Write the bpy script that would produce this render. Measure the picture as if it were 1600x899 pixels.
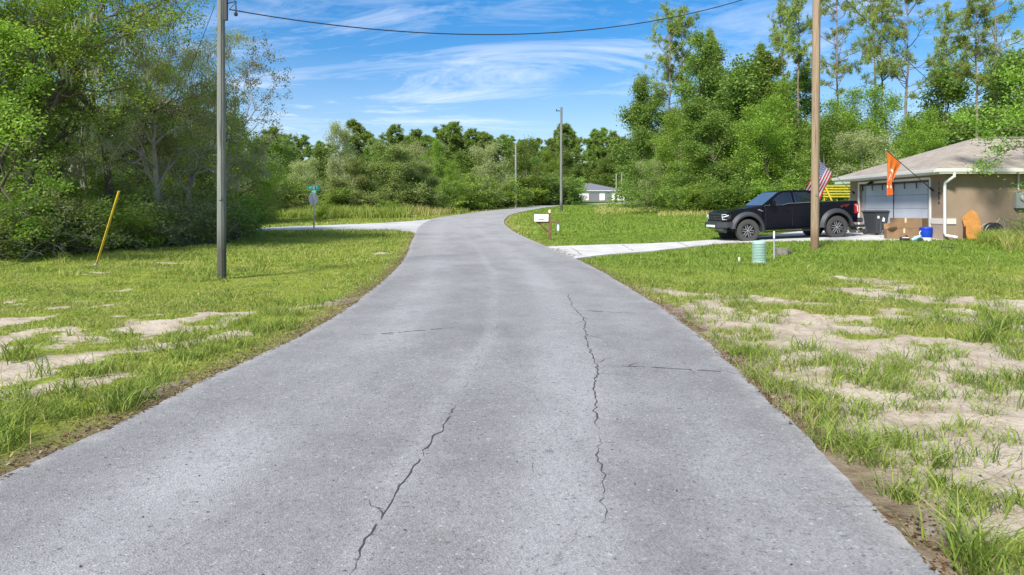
import bpy, math, random
import numpy as np
from mathutils import Vector, Matrix
R = math.radians
for _o in list(bpy.data.objects): bpy.data.objects.remove(_o)
scene = bpy.context.scene
col = scene.collection

# ---------------------------------------------------------------- camera
CAM_H, F, HZ = 1.6, 1067.0, 325.0       # eye height, focal length in photo pixels, horizon row
cam_d = bpy.data.cameras.new('camera'); cam = bpy.data.objects.new('camera', cam_d); col.objects.link(cam)
cam.location = (0, 0, CAM_H); cam.rotation_euler = (R(90), 0, 0)
cam_d.sensor_width = 36; cam_d.lens = 36*F/1600; cam_d.shift_y = -(449.5-HZ)/1600
cam_d.clip_start = 0.05; cam_d.clip_end = 5000
scene.camera = cam

# ---------------------------------------------------------------- sky and sun
SUN_EL, SUN_AZ = 42, 214          # azimuth measured clockwise from +Y (262 = from the left, a little behind)
w = bpy.data.worlds.new('World'); scene.world = w; w.use_nodes = True
nt = w.node_tree; nt.nodes.clear()
def N(nt, t, **k):
    n = nt.nodes.new(t)
    for a, b in k.items():
        if a.startswith('i_'): n.inputs[int(a[2:])].default_value = b
        else: setattr(n, a, b)
    return n
L_ = lambda nt, a, b: nt.links.new(a, b)
sky = N(nt, 'ShaderNodeTexSky', sky_type='NISHITA', sun_disc=False, sun_elevation=R(SUN_EL), sun_rotation=R(SUN_AZ),
        air_density=1.0, dust_density=0.35, ozone_density=2.5, altitude=10)
tc = N(nt, 'ShaderNodeTexCoord')
sep = N(nt, 'ShaderNodeSeparateXYZ'); L_(nt, tc.outputs['Generated'], sep.inputs[0])
def M(nt, op, a, b=None, c=None, clamp=False):
    n = nt.nodes.new('ShaderNodeMath'); n.operation = op; n.use_clamp = clamp
    for i, v in enumerate((a, b, c)):
        if v is None: continue
        if isinstance(v, (int, float)): n.inputs[i].default_value = v
        else: nt.links.new(v, n.inputs[i])
    return n.outputs[0]
zc = M(nt, 'ADD', M(nt, 'MAXIMUM', sep.outputs[2], 0.0), 0.10)
cx = M(nt, 'DIVIDE', sep.outputs[0], zc); cy = M(nt, 'DIVIDE', sep.outputs[1], zc)
comb = N(nt, 'ShaderNodeCombineXYZ'); L_(nt, cx, comb.inputs[0]); L_(nt, cy, comb.inputs[1])
def noise(nt, vec, scale, detail=4, rough=.5, dist=0., mscale=None, loc=(0,0,0), rot=0):
    n = N(nt, 'ShaderNodeTexNoise'); n.inputs['Scale'].default_value = scale
    n.inputs['Detail'].default_value = detail; n.inputs['Roughness'].default_value = rough
    n.inputs['Distortion'].default_value = dist
    if mscale or loc != (0,0,0):
        m = N(nt, 'ShaderNodeMapping'); m.inputs['Scale'].default_value = mscale or (1,1,1)
        m.inputs['Location'].default_value = loc; m.inputs['Rotation'].default_value = (0,0,rot)
        L_(nt, vec, m.inputs[0]); vec = m.outputs[0]
    if vec is not None: L_(nt, vec, n.inputs['Vector'])
    return n.outputs['Fac']
def ramp(nt, fac, stops, interp='LINEAR'):
    n = N(nt, 'ShaderNodeValToRGB'); n.color_ramp.interpolation = interp
    e = n.color_ramp.elements
    while len(e) < len(stops): e.new(0.5)
    for i, (p, c) in enumerate(stops):
        e[i].position = p; e[i].color = (c, c, c, 1) if isinstance(c, (int, float)) else (*c, 1)
    L_(nt, fac, n.inputs[0]); return n.outputs[0]
streak = noise(nt, comb.outputs[0], 1.0, 8, .66, 1.1, (.62, 1.25, 1), (21.4, 8.7, 0), R(12))
broad = noise(nt, comb.outputs[0], 0.42, 3, .5, .3, (.7, 1.1, 1), (3.1, 9.4, 0))
cl = M(nt, 'MULTIPLY', ramp(nt, streak, [(.44, 0), (.70, 1)]), ramp(nt, broad, [(.34, 0.12), (.60, 1)]))
streak2 = noise(nt, comb.outputs[0], 1.0, 8, .64, .9, (.42, 1.05, 1), (14.4, 2.2, 0), R(10))
cl = M(nt, 'MAXIMUM', cl, M(nt, 'MULTIPLY', ramp(nt, streak2, [(.50, 0), (.76, 1)]), .7))
cl = M(nt, 'MULTIPLY', cl, .92, clamp=True)
# thin veil that thickens towards the horizon
veil = ramp(nt, sep.outputs[2], [(0, .5), (.10, .26), (.22, .04), (.5, .0)])
cl = M(nt, 'MAXIMUM', cl, M(nt, 'MULTIPLY', veil, M(nt, 'ADD', .55, M(nt, 'MULTIPLY', streak, .7))), clamp=True)
def mixc(nt, fac, a, b, mode='MIX'):
    n = N(nt, 'ShaderNodeMix', data_type='RGBA', blend_type=mode)
    for i, v in ((0, fac), (6, a), (7, b)):
        if isinstance(v, (int, float)): n.inputs[i].default_value = v
        elif isinstance(v, tuple): n.inputs[i].default_value = (*v, 1) if len(v) == 3 else v
        else: L_(nt, v, n.inputs[i])
    return n.outputs[2]
hs = N(nt, 'ShaderNodeHueSaturation'); hs.inputs['Saturation'].default_value = 1.5; hs.inputs['Value'].default_value = 0.74
L_(nt, sky.outputs[0], hs.inputs['Color'])
CLOUD = (5.3, 5.5, 6.0)
skyc = mixc(nt, cl, mixc(nt, 1.0, hs.outputs[0], ramp(nt, sep.outputs[2], [(0, (.52,.58,.66)), (.15, (.70,.76,.84)), (.30, (.9,.9,.94)), (.5, (1,1,1))]), 'MULTIPLY'), CLOUD)
bg = N(nt, 'ShaderNodeBackground'); bg.inputs[1].default_value = 0.115
L_(nt, skyc, bg.inputs[0])
wo = N(nt, 'ShaderNodeOutputWorld'); L_(nt, bg.outputs[0], wo.inputs[0])

sun_d = bpy.data.lights.new('sun', 'SUN'); sun = bpy.data.objects.new('sun', sun_d); col.objects.link(sun)
sun_d.energy = 3.4; sun_d.angle = R(10); sun_d.color = (1, .95, .87)
_az, _el = R(SUN_AZ), R(SUN_EL)
_sd = Vector((math.sin(_az)*math.cos(_el), math.cos(_az)*math.cos(_el), math.sin(_el)))
sun.rotation_euler = _sd.to_track_quat('Z', 'Y').to_euler()

scene.render.engine = 'CYCLES'
scene.view_settings.view_transform = 'Standard'; scene.view_settings.look = 'None'
scene.view_settings.exposure = 1.0; scene.view_settings.gamma = 1
scene.cycles.max_bounces = 6; scene.cycles.diffuse_bounces = 3; scene.cycles.glossy_bounces = 3
scene.cycles.transmission_bounces = 4; scene.cycles.transparent_max_bounces = 4
scene.cycles.use_denoising = True

# ---------------------------------------------------------------- materials
MATS = {}
def rgb(h):        # 0-255 sRGB to linear
    return tuple(((c/255)/12.92 if c/255 <= .04045 else ((c/255+.055)/1.055)**2.4) for c in h)
def mat(name, color, rough=.6, metal=0., spec=.5, var=.0, vscale=8., bump=0., bscale=60., coat=0., emit=None):
    if name in MATS: return MATS[name]
    m = bpy.data.materials.new(name); m.use_nodes = True; nt = m.node_tree
    b = nt.nodes['Principled BSDF']; b.inputs['Roughness'].default_value = rough; b.inputs['Metallic'].default_value = metal
    b.inputs['Specular IOR Level'].default_value = spec; b.inputs['Coat Weight'].default_value = coat
    b.inputs['Base Color'].default_value = (*color, 1)
    tcn = N(nt, 'ShaderNodeTexCoord')
    if var > 0:
        n = noise(nt, tcn.outputs['Object'], vscale, 5, .6)
        lo = tuple(c*(1-var) for c in color); hi = tuple(min(1, c*(1+var)) for c in color)
        L_(nt, ramp(nt, n, [(.3, lo), (.7, hi)]), b.inputs['Base Color'])
    if bump > 0:
        n = noise(nt, tcn.outputs['Object'], bscale, 4, .6)
        bn = N(nt, 'ShaderNodeBump'); bn.inputs['Strength'].default_value = bump; bn.inputs['Distance'].default_value = .01
        L_(nt, n, bn.inputs['Height']); L_(nt, bn.outputs[0], b.inputs['Normal'])
    MATS[name] = m; return m

def leaf_mat(name, ca, cb, trans=.35, rough=.55):
    m = bpy.data.materials.new(name); m.use_nodes = True; nt = m.node_tree; b = nt.nodes['Principled BSDF']
    at = N(nt, 'ShaderNodeAttribute', attribute_name='tint'); oi = N(nt, 'ShaderNodeObjectInfo')
    c = mixc(nt, at.outputs['Fac'], ca, cb)
    h = N(nt, 'ShaderNodeHueSaturation')
    L_(nt, M(nt, 'ADD', .482, M(nt, 'MULTIPLY', oi.outputs['Random'], .024)), h.inputs['Hue'])
    L_(nt, M(nt, 'ADD', .85, M(nt, 'MULTIPLY', oi.outputs['Random'], .3)), h.inputs['Value'])
    h.inputs['Saturation'].default_value = 1.0
    L_(nt, c, h.inputs['Color']); L_(nt, h.outputs[0], b.inputs['Base Color'])
    b.inputs['Roughness'].default_value = rough; b.inputs['Specular IOR Level'].default_value = .3
    t = N(nt, 'ShaderNodeBsdfTranslucent'); L_(nt, mixc(nt, 1.0, h.outputs[0], (1.1, 1.15, .6), 'MULTIPLY'), t.inputs[0])
    mx = N(nt, 'ShaderNodeMixShader'); mx.inputs[0].default_value = trans
    L_(nt, b.outputs[0], mx.inputs[1]); L_(nt, t.outputs[0], mx.inputs[2])
    L_(nt, mx.outputs[0], nt.nodes['Material Output'].inputs[0]); MATS[name] = m; return m

# ---------------------------------------------------------------- object helpers
def tag(o, label=None, cat=None, group=None, kind=None):
    if label: o['label'] = label
    if cat: o['category'] = cat
    if group: o['group'] = group
    if kind: o['kind'] = kind
    return o
def empty(name, loc=(0,0,0), rz=0.):
    o = bpy.data.objects.new(name, None); col.objects.link(o); o.location = loc; o.rotation_euler = (0,0,rz); o.empty_display_size = .2
    return o
def link_mesh(name, me, m, parent=None, smooth=False):
    o = bpy.data.objects.new(name, me); col.objects.link(o)
    if m and not me.materials: me.materials.append(m)
    if parent: o.parent = parent
    if smooth: me.polygons.foreach_set('use_smooth', np.ones(len(me.polygons), bool))
    return o
def np_mesh(name, V, Fc, tint=None):
    V = np.asarray(V, np.float32); Fc = np.asarray(Fc, np.int32); k = Fc.shape[1]
    me = bpy.data.meshes.new(name)
    me.vertices.add(len(V)); me.vertices.foreach_set('co', V.ravel())
    me.loops.add(Fc.size); me.loops.foreach_set('vertex_index', Fc.ravel())
    me.polygons.add(len(Fc)); me.polygons.foreach_set('loop_start', np.arange(0, Fc.size, k, dtype=np.int32))
    if tint is not None:
        a = me.attributes.new('tint', 'FLOAT', 'POINT'); a.data.foreach_set('value', np.asarray(tint, np.float32))
    me.update(calc_edges=True); return me
class MB:
    def __init__(s): s.v = []; s.f = []
    def add(s, v, f):
        b = len(s.v); s.v += [tuple(p) for p in v]; s.f += [tuple(i+b for i in q) for q in f]; return s
    def box(s, x0, x1, y0, y1, z0, z1, M4=None):
        v = [(x,y,z) for z in (z0,z1) for y in (y0,y1) for x in (x0,x1)]
        if M4 is not None: v = [M4 @ Vector(p) for p in v]
        return s.add(v, [(0,2,3,1),(4,5,7,6),(0,1,5,4),(2,6,7,3),(0,4,6,2),(1,3,7,5)])
    def frus(s, b, t, z0, z1):   # b,t = (x0,x1,y0,y1)
        v = [(x,y,z) for (r,z) in ((b,z0),(t,z1)) for y in r[2:] for x in r[:2]]
        return s.add(v, [(0,2,3,1),(4,5,7,6),(0,1,5,4),(2,6,7,3),(0,4,6,2),(1,3,7,5)])
    def tube(s, pts, r, n=8, cap=True):
        pts = [Vector(p) for p in pts]; rs = r if isinstance(r, (list, tuple, np.ndarray)) else [r]*len(pts)
        v = []; f = []; up = None
        for i, p in enumerate(pts):
            d = (pts[min(i+1, len(pts)-1)]-pts[max(i-1, 0)])
            d = d.normalized() if d.length > 1e-9 else Vector((0,0,1))
            if up is None or abs(up.dot(d)) > .95: up = Vector((1,0,0)) if abs(d.x) < .8 else Vector((0,1,0))
            a = d.cross(up).normalized(); b = a.cross(d).normalized(); up = b
            for k in range(n):
                t = 2*math.pi*k/n; v.append(p+(a*math.cos(t)+b*math.sin(t))*rs[i])
        for i in range(len(pts)-1):
            for k in range(n):
                k2 = (k+1) % n; f.append((i*n+k, i*n+k2, (i+1)*n+k2, (i+1)*n+k))
        if cap: f.append(tuple(range(n-1,-1,-1))); f.append(tuple((len(pts)-1)*n+k for k in range(n)))
        return s.add(v, f)
    def lathe(s, prof, n=20, axis='z', c=(0,0,0), caps=(True, True)):
        v = []; f = []
        for (r, h) in prof:
            for k in range(n):
                t = 2*math.pi*k/n; a, b = r*math.cos(t), r*math.sin(t)
                p = (a,b,h) if axis == 'z' else ((a,h,b) if axis == 'y' else (h,a,b))
                v.append((p[0]+c[0], p[1]+c[1], p[2]+c[2]))
        for i in range(len(prof)-1):
            for k in range(n): f.append((i*n+k, i*n+(k+1)%n, (i+1)*n+(k+1)%n, (i+1)*n+k))
        if caps[0]: f.append(tuple(range(n)))
        if caps[1]: f.append(tuple((len(prof)-1)*n+k for k in range(n)))
        return s.add(v, f)
    def prism(s, poly, a0, a1, axis='y'):   # poly in the two other axes
        n = len(poly)
        g = {'y': lambda p,a: (p[0],a,p[1]), 'z': lambda p,a: (p[0],p[1],a), 'x': lambda p,a: (a,p[0],p[1])}[axis]
        v = [g(p,a0) for p in poly]+[g(p,a1) for p in poly]
        return s.add(v, [tuple(range(n)), tuple(range(2*n-1,n-1,-1))]+[(i,i+n,(i+1)%n+n,(i+1)%n) for i in range(n)])
    def build(s, name, m, parent=None, smooth=False, bevel=0., M4=None):
        me = bpy.data.meshes.new(name); me.from_pydata([tuple(p) for p in s.v], [], s.f)
        import bmesh
        bm = bmesh.new(); bm.from_mesh(me); bmesh.ops.recalc_face_normals(bm, faces=bm.faces)
        if bevel > 0:
            es = [e for e in bm.edges if e.is_manifold and e.calc_face_angle(0) > .5]
            bmesh.ops.bevel(bm, geom=es, offset=bevel, segments=2, affect='EDGES', clamp_overlap=True)
        bm.to_mesh(me); bm.free()
        if M4 is not None: me.transform(M4)
        if smooth:
            me.polygons.foreach_set('use_smooth', np.ones(len(me.polygons), bool))
            try: me.set_sharp_from_angle(angle=R(40))
            except Exception: pass
        return link_mesh(name, me, m, parent)
def text_mesh(name, body, size, M4, m, parent, ext=.002):
    cu = bpy.data.curves.new(name, 'FONT'); cu.body = body; cu.size = size; cu.extrude = ext; cu.align_x = 'CENTER'; cu.align_y = 'CENTER'
    t = bpy.data.objects.new('tmp', cu); me = bpy.data.meshes.new_from_object(t); bpy.data.objects.remove(t); bpy.data.curves.remove(cu)
    me.transform(M4); me.name = name; me.materials.clear(); return link_mesh(name, me, m, parent)
def copy_tree(o, parent=None):
    c = o.copy(); col.objects.link(c); c.parent = parent
    for ch in list(o.children): copy_tree(ch, c)
    return c

# ---------------------------------------------------------------- terrain
_ky = np.array([-30,0,6,14,20,28,38,50,71,118,198,260,400,3000], float)
_kz = np.array([0,0,.01,.06,.11,.24,.44,.68,1.17,2.25,3.9,4.7,5.2,5.2], float)
_ty = np.linspace(-30, 3000, 30301); _tz = np.interp(_ty, _ky, _kz)
_tz = np.convolve(np.pad(_tz, 30, 'edge'), np.ones(61)/61, 'valid')
def ss(a, b, x):
    t = np.clip((np.asarray(x, float)-a)/(b-a), 0, 1); return t*t*(3-2*t)
def hgt(x, y):
    return np.interp(y, _ty, _tz) + .27*ss(4, 16, x)*ss(8, 21, y)*(1-ss(60, 120, y)) + .10*ss(-8,-16,x)*ss(24,30,y)*(1-ss(30.5,33.5,y))
def ground_at(px, py):
    Y = 10.
    lo, hi = 1.5, 260.
    for _ in range(60):
        Y = (lo+hi)/2; X = (px-800)/F*Y
        row = HZ+F*(CAM_H-float(hgt(X, Y)))/Y
        if row > py: lo = Y
        else: hi = Y
    return ((px-800)/F*Y, Y)
def at(px, Y): return ((px-800)/F*Y, Y)
def gz(x, y): return float(hgt(x, y))

_rs = np.random.RandomState(7); _lat = _rs.rand(256, 256)
def vnoise(x, y, s=1., o=0):
    x = np.asarray(x)*s+o*17.3+100; y = np.asarray(y)*s+o*9.1+100
    xi = np.floor(x).astype(int); yi = np.floor(y).astype(int); fx = x-xi; fy = y-yi
    fx = fx*fx*(3-2*fx); fy = fy*fy*(3-2*fy)
    g = lambda a, b: _lat[a % 256, b % 256]
    return (g(xi,yi)*(1-fx)+g(xi+1,yi)*fx)*(1-fy)+(g(xi,yi+1)*(1-fx)+g(xi+1,yi+1)*fx)*fy
def fbm(x, y, s=1., o=0, n=4):
    r = 0; a = .5; t = 0
    for i in range(n): r = r+a*vnoise(x, y, s*2**i, o+i); t += a; a *= .55
    return r/t

# ---------------------------------------------------------------- paved strips
def cr(P, n=10):
    P = [np.array(p, float) for p in P]; Q = [2*P[0]-P[1]]+P+[2*P[-1]-P[-2]]; out = []
    for i in range(1, len(Q)-2):
        for k in range(n):
            t = k/n; a, b, c, d = Q[i-1:i+3]
            out.append(.5*((2*b)+(-a+c)*t+(2*a-5*b+4*c-d)*t*t+(-a+3*b-3*c+d)*t**3))
    out.append(P[-1]); return np.array(out)
g_ = ground_at
RP = [((0,756),(1323,756)),((182,669),(1240,669)),((319,599),(1169,599)),((479,523),(1085,523)),((570,464),(1003,464)),
      ((629,409),(906,409)),((648,368),(812,368)),((656,354),(793,356)),((670,345.5),(787.5,348.5)),((692,339.5),(790,342.2)),
      ((780,328),(803,334.5)),((811,325),(842,326.7)),((842,322),(873.5,322)),((877,320),(889,319.2))]
Lk = [g_(*a) for a, b in RP]; Rk = [g_(*b) for a, b in RP]
def ext(K, y):
    (x0,y0),(x1,y1) = K[0], K[2]; return (x0+(y-y0)*(x1-x0)/(y1-y0), y)
Lk = [ext(Lk,-12), ext(Lk,-5), ext(Lk,1)]+Lk+[(14,124),(30,143),(60,158),(120,170)]
Rk = [ext(Rk,-12), ext(Rk,-5), ext(Rk,1)]+Rk+[(16,118),(33,138),(61,152.5),(120,164)]
RL, RR = cr(Lk, 26), cr(Rk, 26)
SP = [((704,341.5),(676,372)),((672,343.5),(655,365)),((640,346.3),(632,361)),((599,349),(599,359.7)),((512,352.5),(512,359)),((430,355.8),(430,361)),((357,359),(357,363.3))]
SA = cr([g_(*a) for a,b in SP]+[(-24,29.5),(-45,18)], 8); SB = cr([g_(*b) for a,b in SP]+[(-23,26.5),(-43,14)], 8)
DP = [((840,391),(885,414)),((851.6,386.7),(898.4,405.4)),((930,383.6),(955,398)),((1020,381),(1020,393)),((1110,376),(1098,384)),((1185,370.5),(1185,378))]
DA = cr([g_(*a) for a,b in DP]+[(13.5,31.2),(15.5,31.1)], 8); DB = cr([g_(*b) for a,b in DP]+[(13.0,24.6),(15.5,24.35)], 8)
def inside(px, py, poly):
    r = np.zeros(px.shape, bool); n = len(poly)
    for i in range(n):
        x0,y0 = poly[i]; x1,y1 = poly[(i+1) % n]
        if y0 == y1: continue
        c = ((y0 > py) != (y1 > py)) & (px < (x1-x0)*(py-y0)/(y1-y0)+x0); r ^= c
    return r
def dist_poly(px, py, poly):
    d = np.full(px.shape, 1e9)
    for i in range(len(poly)):
        a = poly[i]; b = poly[(i+1) % len(poly)]; ab = b-a; l2 = ab@ab+1e-12
        t = np.clip(((px-a[0])*ab[0]+(py-a[1])*ab[1])/l2, 0, 1)
        d = np.minimum(d, (px-a[0]-t*ab[0])**2+(py-a[1]-t*ab[1])**2)
    return np.sqrt(d)
gx = np.arange(-30, 40.01, .15); gy = np.arange(-6, 130.01, .15)
GX, GY = np.meshgrid(gx, gy)
SDF = np.full(GX.shape, 1e9)
for A, B in ((RL,RR),(SA,SB),(DA,DB)):
    poly = np.vstack([A, B[::-1]])
    q = dist_poly(GX, GY, poly); q[inside(GX, GY, poly)] *= -1
    SDF = np.minimum(SDF, q)
def sdf(x, y):
    x = np.asarray(x, float); y = np.asarray(y, float)
    u = np.clip((x-gx[0])/.15, 0, len(gx)-1.001); v = np.clip((y-gy[0])/.15, 0, len(gy)-1.001)
    i = u.astype(int); j = v.astype(int); fu = u-i; fv = v-j
    return (SDF[j,i]*(1-fu)+SDF[j,i+1]*fu)*(1-fv)+(SDF[j+1,i]*(1-fu)+SDF[j+1,i+1]*fu)*fv
def seg_d(x, y, a, b):
    a = np.array(a); b = np.array(b); ab = b-a; t = np.clip(((x-a[0])*ab[0]+(y-a[1])*ab[1])/(ab@ab+1e-9), 0, 1)
    return np.hypot(x-a[0]-t*ab[0], y-a[1]-t*ab[1])
# bare sandy streaks: end points on the photo's ground, half width in metres
BARE = [((330,491),(420,486),.20),((420,486),(520,474),.20),((520,474),(600,450),.18),((90,566),(250,545),.26),((250,545),(390,520),.20),
        ((40,612),(150,596),.22),((0,505),(70,495),.3),((150,640),(280,600),.15),((0,590),(40,575),.3),((585,398),(620,394),.3),
        ((240,412),(270,412),.3),((150,425),(165,425),.25),((300,428),(320,427),.2),((395,415),(410,415),.25),
        ((1010,452),(1190,470),.45),((1080,490),(1240,520),.5),((1290,430),(1400,445),.7),((1330,455),(1400,462),.5),((1480,470),(1600,480),.5),
        ((1130,560),(1300,600),.3),((1200,540),(1500,560),.35),((1250,575),(1420,620),.45),((1330,640),(1600,640),.55),((1400,700),(1600,720),.45),((1480,780),(1600,800),.3)]
BARE = [(g_(*a), g_(*b), w_) for a, b, w_ in BARE]
def cover(x, y):
    """share of grass on the ground, 0 bare sand .. 1 closed turf"""
    x = np.asarray(x, float); y = np.asarray(y, float); d = sdf(x, y)
    Lr = .31+.10*ss(5, 8, y)+.61*ss(9.5, 16.5, y); Lr = np.where((d > .25) & (d < 1.0), np.maximum(Lr, .43), Lr)
    Ll = .60+.28*ss(9, 16, y)+.0*x; Ll = np.where(d < 1.3, np.maximum(Ll, .80), Ll)
    L = np.where(x > 0, Lr, Ll)
    for a, b, w_ in BARE:
        q = seg_d(x, y, a, b); L = L-.52*np.exp(-(q/w_)**2)
    n = .45*fbm(x*.8+y*.25, y*1.15, .8, 1, 5)+.55*fbm(x, y*1.1, 3.1, 3, 5)
    c = (L-.5)*2.1+(n-.5)*3.4
    return np.clip(c*1.5+.5, 0, 1)
def ground_z(x, y):
    d = sdf(x, y); near = 1-ss(30, 60, y)
    z = hgt(x, y)
    z = z+((fbm(x, y, 1.3, 5, 4)-.5)*.11+(fbm(x, y, 5., 9, 3)-.5)*.05*(1-cover(x, y)))*ss(.1, .9, d)*near
    z = z+np.where(d < 0, -.05*ss(0, .12, -d), -.015*(1-ss(0, .5, d)))
    return z
def glines(segs):
    out = []
    for a, b, s in segs: out += list(np.arange(a, b-1e-6, s))
    out.append(segs[-1][1]); return np.array(out)
X_ = glines([(-2000,-400,400),(-400,-100,50),(-100,-40,10),(-40,-18,1),(-18,20,.14),(20,45,1),(45,100,10),(100,400,50),(400,2000,400)])
Y_ = glines([(-200,-20,30),(-20,1,1),(1,24,.12),(24,60,.4),(60,130,1.5),(130,300,10),(300,600,50),(600,3000,400)])
gxx, gyy = np.meshgrid(X_, Y_)
gzz = ground_z(gxx, gyy); nx, ny = len(X_), len(Y_)
idx = np.arange(nx*ny).reshape(ny, nx)
Fg = np.stack([idx[:-1,:-1], idx[:-1,1:], idx[1:,1:], idx[1:,:-1]], -1).reshape(-1, 4)
me = np_mesh('ground', np.stack([gxx, gyy, gzz], -1).reshape(-1, 3), Fg)
for nm, val in (('cover', cover(gxx, gyy)), ('verge', 1-ss(.10, .60, np.maximum(sdf(gxx, gyy), 0)))):
    a = me.attributes.new(nm, 'FLOAT', 'POINT'); a.data.foreach_set('value', val.ravel().astype(np.float32))
gm = bpy.data.materials.new('ground_soil'); gm.use_nodes = True; nt = gm.node_tree; b = nt.nodes['Principled BSDF']
tcg = N(nt, 'ShaderNodeTexCoord'); oc = tcg.outputs['Object']
cv = N(nt, 'ShaderNodeAttribute', attribute_name='cover').outputs['Fac']
vg = N(nt, 'ShaderNodeAttribute', attribute_name='verge').outputs['Fac']
fine = noise(nt, oc, 9., 8, .7)
cvf = ramp(nt, M(nt, 'ADD', cv, M(nt, 'MULTIPLY', M(nt, 'SUBTRACT', fine, .5), 1.3)), [(.3, 0), (.55, 1)])
sand = ramp(nt, noise(nt, oc, 2.2, 7, .65), [(.3, (.32,.25,.18)), (.52, (.50,.42,.32)), (.75, (.58,.51,.41))])
sand = mixc(nt, ramp(nt, noise(nt, oc, 60, 3, .6), [(.62, 0), (.72, .8)]), sand, (.16,.10,.05))
turf = ramp(nt, noise(nt, oc, 3.0, 8, .75), [(.28, (.11,.14,.015)), (.5, (.19,.25,.025)), (.72, (.30,.36,.05))])
turf = mixc(nt, ramp(nt, noise(nt, oc, .35, 4, .6), [(.4, 0), (.7, .45)]), turf, (.27,.25,.05))
turf = mixc(nt, ramp(nt, noise(nt, oc, 1.3, 6, .75, 0, None, (4,4,0)), [(.52, 0), (.66, .4)]), turf, (.24,.19,.08))
sg = N(nt, 'ShaderNodeSeparateXYZ'); L_(nt, oc, sg.inputs[0])
lawn = M(nt, 'MULTIPLY', ramp(nt, M(nt, 'DIVIDE', sg.outputs[1], 40.0), [(.34, 0), (.5, 1)]), M(nt, 'MULTIPLY', sg.outputs[0], .5, clamp=True), clamp=True)
turf = mixc(nt, M(nt, 'MULTIPLY', lawn, .75), turf, (.13,.25,.02))
gcol = mixc(nt, cvf, sand, turf)
dirt = ramp(nt, noise(nt, oc, 14, 6, .7), [(.35, (.09,.06,.035)), (.55, (.20,.15,.09)), (.75, (.40,.33,.23))])
gcol = mixc(nt, M(nt, 'MULTIPLY', vg, ramp(nt, noise(nt, oc, 3.5, 5, .6), [(.35, .45), (.55, 1.)])), gcol, dirt)
L_(nt, gcol, b.inputs['Base Color']); b.inputs['Roughness'].default_value = .95; b.inputs['Specular IOR Level'].default_value = .1
bn = N(nt, 'ShaderNodeBump'); bn.inputs['Strength'].default_value = .9; bn.inputs['Distance'].default_value = .03
L_(nt, M(nt, 'ADD', noise(nt, oc, 16, 7, .7), M(nt, 'MULTIPLY', noise(nt, oc, 3, 4, .6), 1.2)), bn.inputs['Height']); L_(nt, bn.outputs[0], b.inputs['Normal'])
ground = link_mesh('ground', me, gm, smooth=True); tag(ground, kind='structure')

def strip(name, A, B, m, lift, nu=12):
    n = len(A); us = np.linspace(0, 1, nu+1); mid = (A+B)/2
    vl = np.concatenate([[0], np.cumsum(np.hypot(*np.diff(mid, axis=0).T))])
    V = []; UV = []
    wob = .07*(fbm(vl, vl*0, 1.2, 3)-.5)+.05*(fbm(vl, vl*0, 6., 13)-.5), .07*(fbm(vl, vl*0, 1.2, 6)-.5)+.05*(fbm(vl, vl*0, 6., 16)-.5)
    for i in range(n):
        d = (B[i]-A[i]); wdt = np.hypot(*d); e = d/(wdt+1e-9)
        a = A[i]+e*wob[0][i]; c = B[i]+e*wob[1][i]
        row = [(a[0]-e[0]*.02, a[1]-e[1]*.02, -.12, 0)]+[(a[0]+(c[0]-a[0])*u, a[1]+(c[1]-a[1])*u, 0, u) for u in us]+[(c[0]+e[0]*.02, c[1]+e[1]*.02, -.12, 1)]
        for (x, y, dz, u) in row:
            V.append((x, y, gz(x, y)+lift+dz)); UV.append((u, vl[i]))
    k = nu+3; ix = np.arange(n*k).reshape(n, k)
    Fc = np.stack([ix[:-1,:-1], ix[:-1,1:], ix[1:,1:], ix[1:,:-1]], -1).reshape(-1, 4)
    me = np_mesh(name, V, Fc); uv = me.uv_layers.new(name='UVMap')
    uv.data.foreach_set('uv', np.array(UV, np.float32)[Fc.ravel()].ravel())
    me.update(); me.polygons.foreach_set('use_smooth', np.zeros(len(me.polygons), bool)); me.update()
    o = link_mesh(name, me, m, smooth=False); return o
# asphalt
am = bpy.data.materials.new('worn_asphalt'); am.use_nodes = True; nt = am.node_tree; b = nt.nodes['Principled BSDF']
tcg = N(nt, 'ShaderNodeTexCoord'); oc = tcg.outputs['Object']
su = N(nt, 'ShaderNodeSeparateXYZ'); L_(nt, tcg.outputs['UV'], su.inputs[0]); U, Vv = su.outputs[0], su.outputs[1]
wv = noise(nt, oc, .35, 4, .6)
Uw = M(nt, 'ADD', U, M(nt, 'MULTIPLY', M(nt, 'SUBTRACT', wv, .5), .10))
base = ramp(nt, noise(nt, oc, 1.0, 8, .65), [(.3, (.19,.187,.183)), (.5, (.232,.228,.224)), (.72, (.28,.275,.27))])
def band(c, wd):
    q = M(nt, 'DIVIDE', M(nt, 'SUBTRACT', Uw, c), wd); return M(nt, 'DIVIDE', 1.0, M(nt, 'ADD', 1.0, M(nt, 'MULTIPLY', q, M(nt, 'MULTIPLY', q, M(nt, 'MULTIPLY', q, q)))))
tr = M(nt, 'MAXIMUM', M(nt, 'MAXIMUM', band(.22, .07), band(.67, .06)), M(nt, 'MAXIMUM', M(nt, 'MULTIPLY', band(.47, .020), .75), M(nt, 'MULTIPLY', band(.86, .05), .5)))
tr = M(nt, 'MULTIPLY', tr, ramp(nt, noise(nt, oc, .6, 5, .6, 0, (1,.35,1)), [(.35, .3), (.65, .95)]))
base = mixc(nt, tr, base, (.34,.335,.33))
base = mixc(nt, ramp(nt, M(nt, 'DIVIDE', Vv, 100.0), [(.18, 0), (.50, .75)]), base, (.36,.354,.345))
fn = noise(nt, oc, 6, 6, .75, .6); base = mixc(nt, ramp(nt, fn, [(.52, 0), (.66, .35)]), base, (.15,.145,.14)); base = mixc(nt, ramp(nt, fn, [(.30, .35), (.44, 0)]), base, (.34,.335,.325))
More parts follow.
